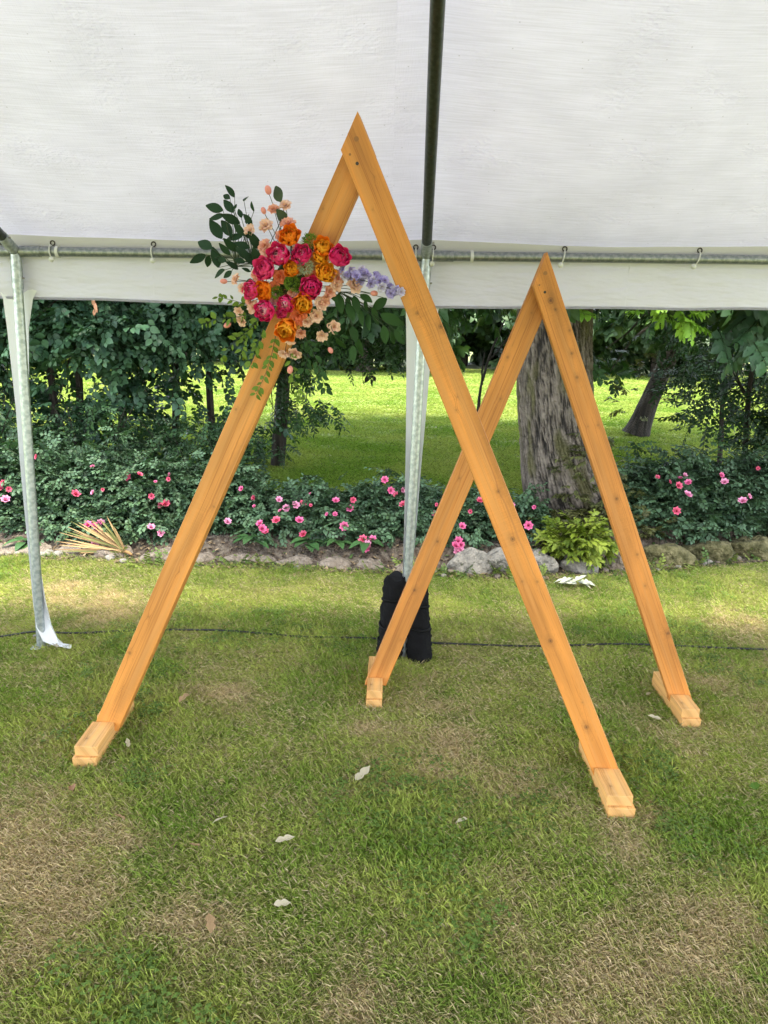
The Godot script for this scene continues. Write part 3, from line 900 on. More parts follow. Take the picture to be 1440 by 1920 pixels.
	# taller plain shrub between roses and thicket on the left
	for q in [["leafy shrub filling the gap under the shrub trees, far left", Vector3(-3.7, 0.05, -6.9), 0.75], ["leafy shrub behind the rose bushes left of the tall arch", Vector3(-2.7, 0.05, -7.0), 0.7], ["leafy shrub behind the tall arch's left leg", Vector3(-1.75, 0.05, -7.0), 0.62]]:
		var o := thing("leafy_shrub", q[0], "shrub", q[1], 0.0, "leafy shrubs behind the roses")
		for i in 6:
			var mb := MB.new()
			mb.col = Color(0.04, 0.035, 0.02)
			mb.tube(curve_pts(Vector3(r2(-0.1, 0.1), 0, 0), Vector3(r2(-0.5, 0.5), q[2] * 1.2, r2(-0.2, 0.2)), 6, 0.05), [0.008, 0.006, 0.004], 5, false)
			part("stem", mb, M.bark, o)
		foliage(o, "small", [[Vector3(0, q[2] * 0.62, 0), Vector3(0.62, q[2] * 0.62, 0.4), 420]], Color(0.018, 0.042, 0.018), Color(0.06, 0.125, 0.045), -0.3, 1.0, 2.0, null, 0.2)
	# bright yellow green bush at the oak's foot
	var yb := thing("yellow_green_bush", "bright yellow-green leafy bush at the foot of the oak trunk", "bush", Vector3(1.42, 0.06, -5.32))
	for i in 7:
		var mb := MB.new()
		mb.col = Color(0.08, 0.08, 0.03)
		mb.tube(curve_pts(Vector3.ZERO, Vector3(r2(-0.25, 0.25), r2(0.2, 0.34), r2(-0.1, 0.15)), 5, 0.03), [0.004, 0.003], 4, false)
		part("stem", mb, M.bark, yb)
	foliage(yb, "sprout", [[Vector3(-0.02, 0.12, 0.0), Vector3(0.23, 0.13, 0.16), 120], [Vector3(0.0, 0.19, 0.0), Vector3(0.14, 0.10, 0.1), 30]], Color(0.11, 0.165, 0.014), Color(0.29, 0.35, 0.045), -0.5, 0.95, 3.0, null, -0.1)
	var yb2 := thing("brown_green_undergrowth", "olive-brown undergrowth between the oak roots and the edging stones", "undergrowth", Vector3(1.6, 0.1, -5.72))
	foliage(yb2, "sprout", [[Vector3(0.05, 0.12, 0), Vector3(0.62, 0.10, 0.2), 130]], Color(0.05, 0.05, 0.016), Color(0.12, 0.125, 0.04), -0.4, 0.8, 3.0, null, -0.1)
	# broad leaved weeds along the edge
	for q in [[-0.96, -5.42, 0.10, "broad-leaved weed by the edging stones right of the tall arch's left leg"], [-0.55, -5.40, 0.11, "broad-leaved weed hanging over the soil below the roses, largest of the weeds"], [-0.33, -5.40, 0.08, "small broad-leaved weed in the middle of the bed edge"], [-0.12, -5.39, 0.1, "broad-leaved weed just left of the middle tent pole"], [-2.62, -5.40, 0.09, "light green weed beside the left tent pole's upper edge of the lawn"], [2.05, -5.52, 0.07, "low weed under the mossy stones right of the small arch"]]:
		var o := thing("weed", q[3], "weed", Vector3(q[0], bed_y(q[0], q[1]) + 0.01, q[1]), r2(0, 6), "broad leaved weeds along the bed")
		for i in 8:
			var mb := MB.new()
			var a := TAU * i / 8.0 + r2(-0.3, 0.3)
			var k := r2(0.8, 1.2)
			mb.col = Color(0.055, 0.12, 0.04) * k
			mb.leaf(Vector3(cos(a) * 0.02, r2(0.03, 0.07), sin(a) * 0.02), Vector3(cos(a), 0.35, sin(a)), Vector3.UP, q[2] * r2(0.9, 1.4), q[2] * 0.75, 0.6, 0.2, 0, 5)
			part("leaf", mb, M.leaf, o)
	# --- edging stones
	var wall := thing("stone_edging", "low edging of natural stones along the front of the rose bed", "stone edging", Vector3(0, 0, -5.3))
	var st := []
	var x := -4.6
	while x < 4.6:
		var w := r2(0.16, 0.34)
		var h := 0.04 + r2(0, 0.025)
		var kind := 0
		if x > 0.1 and x < 0.95: w = r2(0.17, 0.3); h = r2(0.075, 0.11); kind = 1
		elif x > 1.7: w = r2(0.24, 0.38); h = r2(0.085, 0.105); kind = 2
		elif x > 0.95: w = r2(0.2, 0.3); h = r2(0.07, 0.1); kind = rng.randi() % 2
		st.append([x + w * 0.5, w, h, kind])
		x += w * (1.04 if kind == 2 else r2(1.02, 1.35))
	var sn := noise(121, 3.2, 3)
	for s in st:
		var mb := MB.new()
		mb.rock(Vector3(s[0], 0, 0), Vector3(s[1] * 0.56, s[2] * 1.15, r2(0.09, 0.14)), rng.randi(), sn, 0.03)
		var zz: float = wall_z(s[0]) - 0.04
		var o := part("stone", mb, M["stone%d" % s[3]], wall)
		var spin := Basis(Vector3.BACK, r2(-0.1, 0.1) if s[3] != 1 else r2(-0.3, 0.3)) * Basis(Vector3.UP, r2(-0.15, 0.15) - (0.25 if s[0] > 1.4 else 0.0))
		var ctr := Vector3(s[0], 0, 0)
		o.transform = Transform3D(spin, Vector3(s[0], s[2] * (0.62 if s[3] == 2 else (0.5 if s[3] == 1 else -0.15)) + 0.005, zz + 5.3 + r2(-0.03, 0.03)) - spin * ctr)
	for i in 46:      # small loose stones before them
		var sx := r2(-3.2, 3.2)
		var mb := MB.new()
		var q := r2(0.015, 0.045)
		mb.lump(Vector3.ZERO, Vector3(q * 1.3, q * 0.6, q), 8, 6, sn, q * 0.6, 0.7)
		var o := part("stone", mb, M["stone%d" % (i % 2)], wall)
		o.transform = Transform3D(Basis(Vector3.UP, r2(0, 6)), Vector3(sx, 0.012, wall_z(sx) + 5.3 + r2(0.0, 0.12)))
	# --- dried palm leaf
	var palm := thing("dried_palm_leaf", "dried fan palm leaf lying on the bed edge at the left", "palm leaf", Vector3(-1.84, 0.05, -5.26))
	for i in 34:
		var t := i / 33.0
		var a := lerpf(3.28, 1.95, pow(t, 1.25))
		var ln := lerpf(0.52, 0.22, pow(t, 2.0)) * r2(0.75, 1.08)
		var dir := Vector3(cos(a), maxf(sin(a), -0.03) * 0.9 + r2(-0.04, 0.05), r2(-0.2, 0.12) - 0.1)
		var mb := MB.new()
		var k := r2(0.7, 1.25)
		mb.col = Color(0.40 * k, 0.26 * k, 0.125 * k) if rng.randf() > 0.25 else Color(0.2, 0.2, 0.07)
		mb.leaf(Vector3(0, r2(-0.01, 0.01), r2(-0.01, 0.01)), dir, Vector3(r2(-0.3, 0.3), 0.5, 1), ln, 0.014, r2(-0.06, 0.06), 0.6, 0, 6)
		part("blade", mb, M.straw, palm)
	var stalk := MB.new()
	stalk.col = Color(0.34, 0.2, 0.09)
	stalk.tube([Vector3(-0.02, 0, 0), Vector3(0.02, -0.005, 0.01), Vector3(0.05, -0.02, 0.02)], [0.012, 0.012, 0.008], 7)
	part("stalk", stalk, M.straw, palm)
	# low weeds creeping along the stones
	var ex := []
	var ec := []
	for i in 260:
		var px := r2(-4.0, 4.0)
		var pz := wall_z(px) + 0.09 + rng.randfn() * 0.06
		if hash_gap(px) < 0.0: continue
		ex.append(Transform3D(Basis(Vector3.UP, r2(0, 6.3)) * Basis(Vector3.RIGHT, r2(-1.1, -0.3)) * r2(0.5, 1.0), Vector3(px, 0.006, pz)))
		ec.append(Color(0.07, 0.13, 0.03).lerp(Color(0.22, 0.27, 0.06), rng.randf()))
	var ew := scatter("creeping_weeds", get_spray("rose")[0], M.leaf, ex, ec, self)
	tag(ew, "low creeping weeds along the foot of the edging stones", "weeds", "", "stuff")
	# bits of litter on the soil
	var lm := MB.new()
	lm.leaf(Vector3(0, 0.004, -0.02), Vector3(0, 0.1, 1), Vector3.UP, 0.04, 0.02, 0.2, 0.3)
	var xs := []
	var cs := []
	for i in 2600:
		var px := r2(-4.2, 4.2)
		var pz := wall_z(px) + r2(-0.3, 0.16)
		xs.append(Transform3D(Basis(Vector3.UP, r2(0, 6.3)) * Basis(Vector3.RIGHT, r2(-0.5, 0.5)) * r2(0.4, 1.1), Vector3(px, bed_y(px, pz) + 0.014, pz)))
		var k := rng.randf()
		cs.append(Color(0.3, 0.22, 0.13).lerp(Color(0.07, 0.05, 0.03), k) if rng.randf() > 0.22 else Color(0.07, 0.12, 0.03))
	var lo := scatter("leaf_litter", lm.mesh(), M.straw, xs, cs, self)
	tag(lo, "brown leaf litter and scraps on the soil along the stones", "leaf litter", "", "stuff")

# ------------------------------------------------------------------ arches
func wood_tex(sd: int, knots: Array, base: Vector3, saw: float) -> ImageTexture:      # across x along, 0.1 m by 2.56 m
	var nz := noise(sd, 1.0, 3)
	var n2 := noise(sd + 50, 1.0, 2)
	return picture(96, 1536, func(x, y):
		var u: float = x / 96.0
		var s: float = y / 1536.0 * 2.56
		var q: float = u * 0.1
		var dark := 0.0
		for k in knots:
			var dx: float = q - k[0]
			var dy: float = (s - k[1])
			var e: float = sqrt(dx * dx + dy * dy * 0.35)
			q += signf(dx) * 0.006 * exp(-pow(e / (k[2] * 2.2), 2.0))
			var d: float = sqrt(dx * dx + dy * dy * 0.8) / k[2]
			var kd: float = clampf((k[2] - 0.001) / 0.008, 0.4, 1.0)
			dark = maxf(dark, kd * smoothstep(1.15, 0.55, d) * (0.75 + 0.25 * sin(d * 9.0)))
			dark = maxf(dark, 0.22 * kd * smoothstep(2.4, 1.0, e / k[2]))
		var w: float = q + 0.006 * nz.get_noise_2d(s * 0.8, q * 6.0)
		var ring: float = nz.get_noise_2d(w * 160.0, s * 0.25)
		var fine: float = nz.get_noise_2d(w * 900.0 + 70.0, s * 3.0)
		var blot: float = n2.get_noise_2d(q * 14.0 + 9.0, s * 1.6)
		var sw: float = saw * n2.get_noise_2d(q * 12.0, s * 210.0) * clampf(0.3 + 1.2 * n2.get_noise_2d(4.0, s * 1.1), 0.0, 1.0)
		var line: float = smoothstep(0.28, 0.5, ring)
		var k: float = 1.03 - 0.36 * line + 0.17 * fine + 0.34 * blot + sw
		var c := base * k
		c = c.lerp(base * Vector3(0.78, 0.58, 0.45), line * 0.45)
		c = c.lerp(base * Vector3(1.08, 1.22, 1.7), clampf(n2.get_noise_2d(q * 30.0 + 40.0, s * 0.9) * 1.1, 0.0, 0.5))
		c = c.lerp(Vector3(0.075, 0.028, 0.01), dark * 0.85)
		return lin(c.x, c.y, c.z))

func board(poly: Array, z0: float, z1: float, axis_a: Vector2, axis_b: Vector2, bev := 0.0025, rot := 0.0) -> MB:
	# extruded outline with small chamfers; uv: u across, v along the board
	var mb := MB.new()
	var d := (axis_b - axis_a).normalized()
	var nrm := Vector2(-d.y, d.x)
	var f := func(p: Vector2, z: float) -> Vector2:
		return Vector2(((p - axis_a).dot(nrm) + z * 0.8) / 0.1 + 0.5 + rot, (p - axis_a).dot(d) / 2.56)
	var cen := Vector2.ZERO
	for p in poly: cen += p / poly.size()
	var inn := []
	var m := poly.size()
	for i in m:
		var a: Vector2 = (poly[i] - poly[(i + m - 1) % m]).normalized()
		var b: Vector2 = (poly[(i + 1) % m] - poly[i]).normalized()
		var bis := (b - a)
		bis = bis.normalized() if bis.length() > 0.01 else Vector2(-a.y, a.x)
		if bis.dot(cen - poly[i]) < 0: bis = -bis
		inn.append(poly[i] + bis * bev * 1.4)
	for sgn in [0, 1]:
		var z: float = [z0, z1][sgn]
		var zi: float = [z0 + bev, z1 - bev][sgn]
		var pts := []
		var us := []
		for p in inn:
			pts.append(Vector3(p.x, p.y, z)); us.append(f.call(p, 0.0))
		mb.face(pts, us)
		for i in m:
			var j := (i + 1) % m
			mb.face([Vector3(inn[i].x, inn[i].y, z), Vector3(inn[j].x, inn[j].y, z), Vector3(poly[j].x, poly[j].y, zi), Vector3(poly[i].x, poly[i].y, zi)], [f.call(inn[i], 0.0), f.call(inn[j], 0.0), f.call(poly[j], 0.0), f.call(poly[i], 0.0)])
	for i in m:
		var j := (i + 1) % m
		mb.face([Vector3(poly[i].x, poly[i].y, z0 + bev), Vector3(poly[j].x, poly[j].y, z0 + bev), Vector3(poly[j].x, poly[j].y, z1 - bev), Vector3(poly[i].x, poly[i].y, z1 - bev)], [f.call(poly[i], z0), f.call(poly[j], z0), f.call(poly[j], z1), f.call(poly[i], z1)])
	return mb

func box_board(size: Vector3, bev := 0.002) -> MB:      # long side along z, base at y 0, front end at z 0
	var mb := board([Vector2(-size.x / 2, 0), Vector2(size.x / 2, 0), Vector2(size.x / 2, size.y), Vector2(-size.x / 2, size.y)], -size.z, 0.0, Vector2(0, 0), Vector2(0, 1), bev)
	for i in mb.v.size():
		var p := mb.v[i]
		mb.uv[i] = Vector2((p.x + p.y * 0.7) / 0.1 + 0.5, p.z / 2.56)
	return mb

func line_x(p: Vector2, q: Vector2, r: Vector2, s: Vector2) -> Vector2:
	return Geometry2D.line_intersects_line(p, q, r, s)

func make_arch(called: String, label: String, at: Vector3, turn: float, top: float, sl: float, sr: float, wl: float, wr: float, texs: Array, feet: Array, footmat: Material) -> Node3D:
	var o := thing(called, label, "wedding arch", at, turn, "wooden triangle arches")
	var th := 0.044
	var ap := Vector2(0, top)
	var dl := Vector2(-sl, -1)
	var dr := Vector2(sr, -1)
	var yb := 0.043
	var k := line_x(ap, dl, ap + Vector2(-wr, 0), dr)
	var low := top - yb
	var right := [ap, Vector2(sr * low, yb), Vector2(sr * low - wr, yb), k]
	var kl := line_x(ap, dr, ap + Vector2(wl, 0), dl)
	var left := [ap, kl, Vector2(-sl * low + wl, yb), Vector2(-sl * low, yb)]
	var mats := []
	for t in texs:
		var m := mat(Color.WHITE, 0.58)
		m.albedo_texture = t
		mats.append(m)
	var b1 := part("leg", board(left, -2 * th - 0.001, -th - 0.001, ap + Vector2(wl * 0.45, 0), ap + Vector2(wl * 0.45, 0) + dl), mats[0], o)
	var b2 := part("leg", board(right, -th, 0.0, ap - Vector2(wr * 0.45, 0), ap - Vector2(wr * 0.45, 0) + dr), mats[1], o)
	# wooden plug and screw hole near the peak
	for q in [[Vector3(-0.002, top - 0.082, 0.0), 0.008, M.plug, 0.002], [Vector3(0.002, top - 0.155, 0.0), 0.0055, M.screw, 0.001], [Vector3(-0.022, top - 0.128, 0.0), 0.004, M.plug, 0.001]]:
		var mb := MB.new()
		mb.tube([q[0] + Vector3(0, 0, -0.004), q[0] + Vector3(0, 0, q[3])], [q[1]], 14)
		part("screw_plug", mb, q[2], b2)
	for i in 2:
		var f: Array = feet[i]      # x centre, front block length, back block length, lower overhang, width, turn
		var foot := Node3D.new()
		foot.name = "foot"; o.add_child(foot, true)
		var z: float = -2 * th - 0.001 if i == 0 else -th
		foot.position = Vector3(f[0], 0, z + (th if i == 0 else th)); foot.rotation.y = f[5]
		var lower := inst("lower_board", box_board(Vector3(f[4], 0.042, f[1] + f[2] + th + f[3] * 2.0)).mesh(), footmat, foot)
		lower.position = Vector3(f[6], 0.0, f[1] + f[3])
		var up := inst("front_block", box_board(Vector3(f[4] * 0.97, 0.041, f[1])).mesh(), footmat, foot)
		up.position = Vector3(0, 0.0425, f[1] + 0.001)
		var bk := inst("back_block", box_board(Vector3(f[4] * 0.97, 0.041, f[2])).mesh(), footmat, foot)
		bk.position = Vector3(0, 0.0425, -th - 0.001)
	return o

func build_arches() -> void:
	var oiled := Vector3(0.54, 0.222, 0.042)
	# knots: across (0 to 0.1 m), along from the peak, radius
	var t1 := wood_tex(201, [[0.045, 0.16, 0.011], [0.02, 0.33, 0.005], [0.08, 0.42, 0.004], [0.02, 1.08, 0.006], [0.09, 1.45, 0.006], [0.03, 1.98, 0.005], [0.02, 2.16, 0.008], [0.05, 2.32, 0.004], [0.07, 1.75, 0.004]], oiled, 0.12)
	var t2 := wood_tex(202, [[0.065, 0.22, 0.004], [0.02, 0.31, 0.004], [0.085, 0.74, 0.009], [0.03, 0.67, 0.008], [0.05, 0.98, 0.005], [0.03, 1.02, 0.005], [0.06, 1.34, 0.008], [0.045, 1.52, 0.010], [0.02, 1.68, 0.006], [0.07, 1.70, 0.006], [0.035, 1.93, 0.010], [0.06, 2.2, 0.005], [0.04, 2.30, 0.010]], oiled * Vector3(1.04, 1.0, 0.95), 0.2)
	var t3 := wood_tex(203, [[0.05, 0.25, 0.005], [0.03, 0.45, 0.007], [0.07, 0.62, 0.006], [0.04, 1.0, 0.006], [0.06, 1.3, 0.008], [0.05, 1.55, 0.009], [0.08, 1.8, 0.004]], oiled * Vector3(0.95, 0.92, 0.9), 0.05)
	var t4 := wood_tex(204, [[0.045, 0.20, 0.014], [0.055, 0.24, 0.008], [0.08, 0.34, 0.007], [0.06, 0.43, 0.008], [0.05, 0.53, 0.008], [0.03, 0.74, 0.005], [0.07, 0.75, 0.006], [0.05, 1.08, 0.009], [0.06, 1.35, 0.007], [0.05, 1.5, 0.006], [0.08, 1.75, 0.009]], oiled * Vector3(0.98, 0.94, 0.92), 0.08)
	var fm := mat(Color.WHITE, 0.7)
	fm.albedo_texture = wood_tex(205, [[0.05, 0.1, 0.008], [0.06, 2.5, 0.007]], Vector3(0.60, 0.33, 0.105), 0.12)
	make_arch("tall_wooden_arch", "tall orange-brown wooden triangle arch in front, with flowers on its left leg", Vector3(-0.118, 0, -2.684), -0.0997, 2.344, 0.462, 0.456, 0.108, 0.105, [t1, t2],
		[[-1.012, 0.19, 0.19, 0.016, 0.092, 0.1, -0.004], [0.988, 0.175, 0.19, 0.016, 0.096, 0.1, 0.006]], fm)
	make_arch("small_wooden_arch", "smaller orange-brown wooden triangle arch standing behind the tall one on the right", Vector3(0.623, 0, -3.226), -0.0315, 1.981, 0.358, 0.418, 0.100, 0.102, [t3, t4],
		[[-0.645, 0.13, 0.19, 0.014, 0.072, 0.03, -0.002], [0.742, 0.14, 0.19, 0.014, 0.082, 0.03, 0.004]], fm)

# ------------------------------------------------------------------ flower spray
func petal_mesh(length: float, width: float, a0: float, a1: float, r0: float, cup: float, frill := 0.0) -> ArrayMesh:
	var mb := MB.new()
	var rows := []
	var cols := []
	var r := r0
	var y := 0.0
	for i in 6:
		var s := i / 5.0
		var ang := lerpf(a0, a1, s)
		if i > 0:
			r += length / 5.0 * sin(ang); y += length / 5.0 * cos(ang)
		var w := width * 0.5 * pow(sin(PI * (0.16 + 0.70 * s)), 0.7)
		var row := []
		var cr := []
		for j in 7:
			var t := (j - 3) / 3.0
			var k := cup * t * t * length
			var fr := frill * sin(t * 7.0 + s * 3.0) * s * length
			row.append(Vector3(t * w, y + k * sin(ang) + fr - (0.08 * length * t * t * s), r - k * cos(ang)))
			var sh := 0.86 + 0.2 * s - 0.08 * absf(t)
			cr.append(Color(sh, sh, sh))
		rows.append(row); cols.append(cr)
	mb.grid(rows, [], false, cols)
	return mb.mesh()

func ruffled(sd: int, size: float, rings: int, tight: float) -> ArrayMesh:      # a heart of small crowded petals
	var g := RandomNumberGenerator.new()
	g.seed = sd
	var mb := MB.new()
	for ring in rings:
		var cnt := 4 + ring * 3
		for i in cnt:
			var a := TAU * (i + 0.5 * (ring % 2)) / cnt + g.randf() * 0.25
			var tilt := 0.15 + tight * ring + g.randf() * 0.15
			var d := Vector3(cos(a) * sin(tilt), cos(tilt), sin(a) * sin(tilt))
			var k := g.randf_range(0.8, 1.2)
			mb.col = Color(k, k, k)
			mb.leaf(Vector3(cos(a), 0, sin(a)) * size * 0.05 * ring, d, Vector3(-cos(a) * cos(tilt), sin(tilt), -sin(a) * cos(tilt)), size * g.randf_range(0.38, 0.52), size * 0.34, -0.45, 0.5, 0, 4)
	return mb.mesh()

func blossom(sd: int) -> ArrayMesh:      # an open bloom of broad frilled petals
	var g := RandomNumberGenerator.new()
	g.seed = sd
	var mb := MB.new()
	for ring in 3:
		var cnt: int = [6, 5, 4][ring]
		var a0: float = [1.3, 0.85, 0.4][ring] + g.randf_range(-0.15, 0.15)
		var ln: float = [0.021, 0.017, 0.012][ring]
		for i in cnt:
			var turn := Basis(Vector3.UP, TAU * (i + 0.5 * ring) / cnt + g.randf_range(-0.2, 0.2))
			var fr := g.randf_range(0.12, 0.26)
			var ph := g.randf() * 6.0
			var rows := []
			var cols := []
			var r := 0.001
			var y := 0.001 * ring
			for k in 5:
				var s := k / 4.0
				var ang := a0 - 0.35 * s + 0.5 * s * s
				if k > 0:
					r += ln / 4.0 * sin(ang); y += ln / 4.0 * cos(ang)
				var w := ln * 0.47 * pow(sin(PI * (0.06 + 0.80 * s)), 0.8)
				var row := []
				var cr := []
				for j in 5:
					var t := (j - 2) / 2.0
					row.append(turn * Vector3(t * w, y + ln * fr * sin(t * 4.0 + ph) * s + ln * 0.15 * t * t, r - 0.12 * ln * t * t * s))
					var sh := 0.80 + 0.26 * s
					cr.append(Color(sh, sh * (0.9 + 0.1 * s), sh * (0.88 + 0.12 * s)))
				rows.append(row); cols.append(cr)
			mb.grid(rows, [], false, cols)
	mb.col = Color(1.0, 0.75, 0.35)
	for i in 9:
		var d := Vector3(g.randfn() * 0.4, 1, g.randfn() * 0.4).normalized()
		mb.tube([Vector3(0, 0.002, 0), d * 0.011], [0.0006], 3)
	return mb.mesh()

func face_basis(out: Vector3, spin: float) -> Basis:
	var y := out.normalized()
	var x := y.cross(Vector3(0.13, 0.2, 1)).normalized()
	if x.length() < 0.1: x = Vector3.RIGHT
	return Basis(x, y, x.cross(y)).orthonormalized() * Basis(Vector3.UP, spin)

const BS := 0.000632      # metres in one unit of the measured layout
func bp(x: float, y: float, z := 0.0) -> Vector3:
	return Vector3((x - 640.0) * BS, (620.0 - y) * BS, z)

func build_bouquet() -> void:
	var o := thing("flower_spray", "spray of pink, orange and peach flowers with leaves on the tall arch's left leg", "flower arrangement", Vector3(-0.338, 1.803, -2.735), -0.0997)
	var pet := func(c: Color) -> StandardMaterial3D:
		var m := mat(c, 0.62, true, Color(0.42, 0.42, 0.42))
		m.backlight = Color(c.r, c.g, c.b) * 0.6
		return m
	var orange: StandardMaterial3D = pet.call(lin(0.93, 0.27, 0.008))
	var amber: StandardMaterial3D = pet.call(lin(0.95, 0.46, 0.025))
	var magenta: StandardMaterial3D = pet.call(lin(0.78, 0.03, 0.21))
	var pinkish: StandardMaterial3D = pet.call(lin(0.92, 0.50, 0.62))
	var hot: StandardMaterial3D = pet.call(lin(0.88, 0.08, 0.30))
	var coral: StandardMaterial3D = pet.call(lin(0.90, 0.28, 0.14))
	var peach: StandardMaterial3D = pet.call(lin(0.92, 0.66, 0.54))
	var peach2: StandardMaterial3D = pet.call(lin(0.90, 0.50, 0.39))
	var lilac: StandardMaterial3D = pet.call(lin(0.56, 0.50, 0.88))
	var lilac2: StandardMaterial3D = pet.call(lin(0.74, 0.71, 0.92))
	var bud: StandardMaterial3D = pet.call(lin(0.85, 0.33, 0.28))
	var leafd := mat(lin(0.022, 0.052, 0.026), 0.6, true, Color(0.12, 0.2, 0.06), 0.25)
	var leafg := mat(lin(0.06, 0.09, 0.05), 0.6, true, Color(0.15, 0.2, 0.08), 0.25)
	var leaff := mat(lin(0.03, 0.075, 0.022), 0.6, true, Color(0.15, 0.28, 0.06), 0.25)
	var leafl := mat(lin(0.13, 0.21, 0.03), 0.6, true, Color(0.3, 0.42, 0.08), 0.25)
	var stemm := mat(lin(0.03, 0.05, 0.02), 0.7)
	var fuzz := mat(lin(0.16, 0.28, 0.02), 0.7, true, Color(0.3, 0.45, 0.05))
	var white := mat(lin(0.50, 0.55, 0.38), 0.7, true, Color(0.3, 0.3, 0.2))
	# full ranunculus and peony heads: ring petals each a piece of its own
	var p_out := petal_mesh(0.036, 0.036, 1.15, 0.25, 0.004, 0.32)
	var p_mid := petal_mesh(0.033, 0.033, 0.95, -0.05, 0.002, 0.4)
	var p_in := petal_mesh(0.029, 0.027, 0.7, -0.3, 0.0, 0.5)
	var hearts := [ruffled(3, 0.05, 4, 0.26), ruffled(4, 0.05, 4, 0.24)]
	var heads := [
		[653, 388, 105, orange, orange, amber, 0.055], [818, 440, 100, orange, amber, amber, 0.05], [665, 540, 88, orange, amber, amber, 0.06], [825, 560, 98, amber, amber, orange, 0.055], [525, 645, 105, orange, orange, orange, 0.05], [725, 705, 110, orange, amber, amber, 0.06], [630, 825, 122, orange, amber, amber, 0.055], [808, 480, 75, amber, amber, orange, 0.06],
		[605, 480, 118, magenta, hot, pinkish, 0.055], [718, 480, 104, magenta, magenta, pinkish, 0.055], [887, 485, 116, magenta, magenta, pinkish, 0.05], [528, 545, 116, hot, hot, magenta, 0.055], [455, 648, 96, hot, hot, pinkish, 0.04], [533, 745, 118, magenta, hot, pinkish, 0.05], [640, 705, 95, magenta, hot, pinkish, 0.065], [762, 632, 112, magenta, magenta, pinkish, 0.06], [608, 757, 62, hot, hot, hot, 0.05]]
	var names := {orange: "orange", amber: "amber", magenta: "magenta", hot: "hot pink"}
	for h in heads:
		var base := bp(h[0], h[1], h[6] - 0.03)
		var out := Vector3((h[0] - 660.0) * 0.0022, (640.0 - h[1]) * 0.0019, 1.0) + Vector3(r2(-0.15, 0.15), r2(-0.15, 0.15), 0)
		var f := Node3D.new()
		f.name = "ranunculus" if (h[3] == orange or h[3] == amber) else "peony"
		o.add_child(f, true)
		f.set_meta("label", "%s flower head" % names[h[3]])
		f.transform = Transform3D(face_basis(out, r2(0, 6)).scaled(Vector3.ONE * h[2] * BS / 0.0425), base)
		for ring in 3:
			var cnt: int = [7, 6, 5][ring]
			for i in cnt:
				var b := Basis(Vector3.UP, TAU * (i + 0.5 * ring) / cnt + r2(-0.12, 0.12)) * Basis(Vector3.RIGHT, r2(-0.1, 0.14))
				inst("petal", [p_out, p_mid, p_in][ring], h[3] if ring == 0 else (h[4] if ring == 1 or rng.randf() < 0.6 else h[5]), f, Transform3D(b.scaled(Vector3.ONE * r2(0.9, 1.06)), Vector3(0, 0.002 * ring, 0)))
		inst("flower_heart", hearts[rng.randi() % 2], h[5], f, Transform3D(Basis(Vector3.UP, r2(0, 6)).scaled(Vector3.ONE * 0.78), Vector3(0, 0.006, 0)))
	# loose peach blossoms and coral carnations
	var bl := [blossom(11), blossom(12), blossom(13)]
	for h in [[592, 572, 78, coral], [688, 765, 104, coral], [615, 212, 66, peach], [550, 232, 62, peach2], [512, 315, 78, peach], [425, 340, 68, peach], [632, 308, 84, peach2], [508, 420, 80, peach2], [520, 455, 70, peach], [590, 368, 60, peach2], [460, 565, 60, peach2], [345, 590, 64, peach], [380, 635, 60, peach], [445, 735, 78, peach], [360, 755, 62, peach], [372, 805, 66, peach], [895, 570, 84, peach2], [890, 610, 72, peach], [985, 605, 98, peach], [808, 705, 84, peach], [785, 770, 76, peach], [830, 690, 66, peach2], [880, 825, 74, peach], [815, 868, 72, peach], [700, 858, 66, peach2], [640, 893, 72, peach], [665, 968, 82, peach], [605, 970, 64, peach],
		[690, 432, 66, peach2], [560, 425, 62, peach2], [858, 645, 70, peach2], [705, 795, 60, coral], [560, 695, 70, pinkish], [775, 560, 56, coral], [480, 592, 60, peach2], [700, 668, 62, pinkish], [565, 620, 60, coral], [760, 445, 54, pinkish], [660, 650, 56, peach2], [590, 700, 60, peach2], [420, 700, 56, peach2], [735, 800, 62, peach]]:
		var d := Vector3((h[0] - 660.0) * 0.002, (640.0 - h[1]) * 0.0018, 0.9) + Vector3(r2(-0.35, 0.35), r2(-0.3, 0.3), 0)
		var near: float = clampf(1.0 - Vector2(h[0] - 650, h[1] - 620).length() / 420.0, 0.0, 1.0)
		inst("carnation" if h[3] == coral else "blossom", bl[rng.randi() % 3], h[3], o, Transform3D(face_basis(d, r2(0, 6)).scaled(Vector3.ONE * h[2] * BS / 0.040), bp(h[0], h[1], 0.005 + 0.035 * near)))
		if near < 0.75:
			var sb := MB.new()
			sb.tube([bp(h[0], h[1], 0.0), bp(lerpf(h[0], 650, 0.5), lerpf(h[1], 620, 0.45), -0.012), bp(650, 620, -0.015)], [0.0012], 5)
			part("stem", sb, stemm, o)
	# buds
	for h in [[524, 138, 46], [497, 237, 36], [272, 600, 38], [288, 830, 42], [1095, 645, 40], [862, 950, 36], [637, 1060, 44]]:
		var d := Vector3(h[0] - 640.0, 620.0 - h[1], 120.0).normalized()
		var mb := MB.new()
		mb.lump(Vector3(0, 0.008, 0), Vector3(0.009, 0.0125, 0.009), 10, 8)
		var b := inst("bud", mb.mesh(), bud, o, Transform3D(face_basis(d, 0).scaled(Vector3.ONE * h[2] * BS / 0.024), bp(h[0], h[1], 0.01) - d * 0.008))
		var sp := MB.new()
		sp.col = Color(1, 1, 1)
		for i in 4:
			var a := TAU * i / 4.0
			sp.leaf(Vector3(0, -0.004, 0), Vector3(cos(a) * 0.6, 1, sin(a) * 0.6), Vector3(-cos(a), 0.5, -sin(a)), 0.012, 0.006, -0.3)
		part("sepal", sp, leaff, b)
		var sb := MB.new()
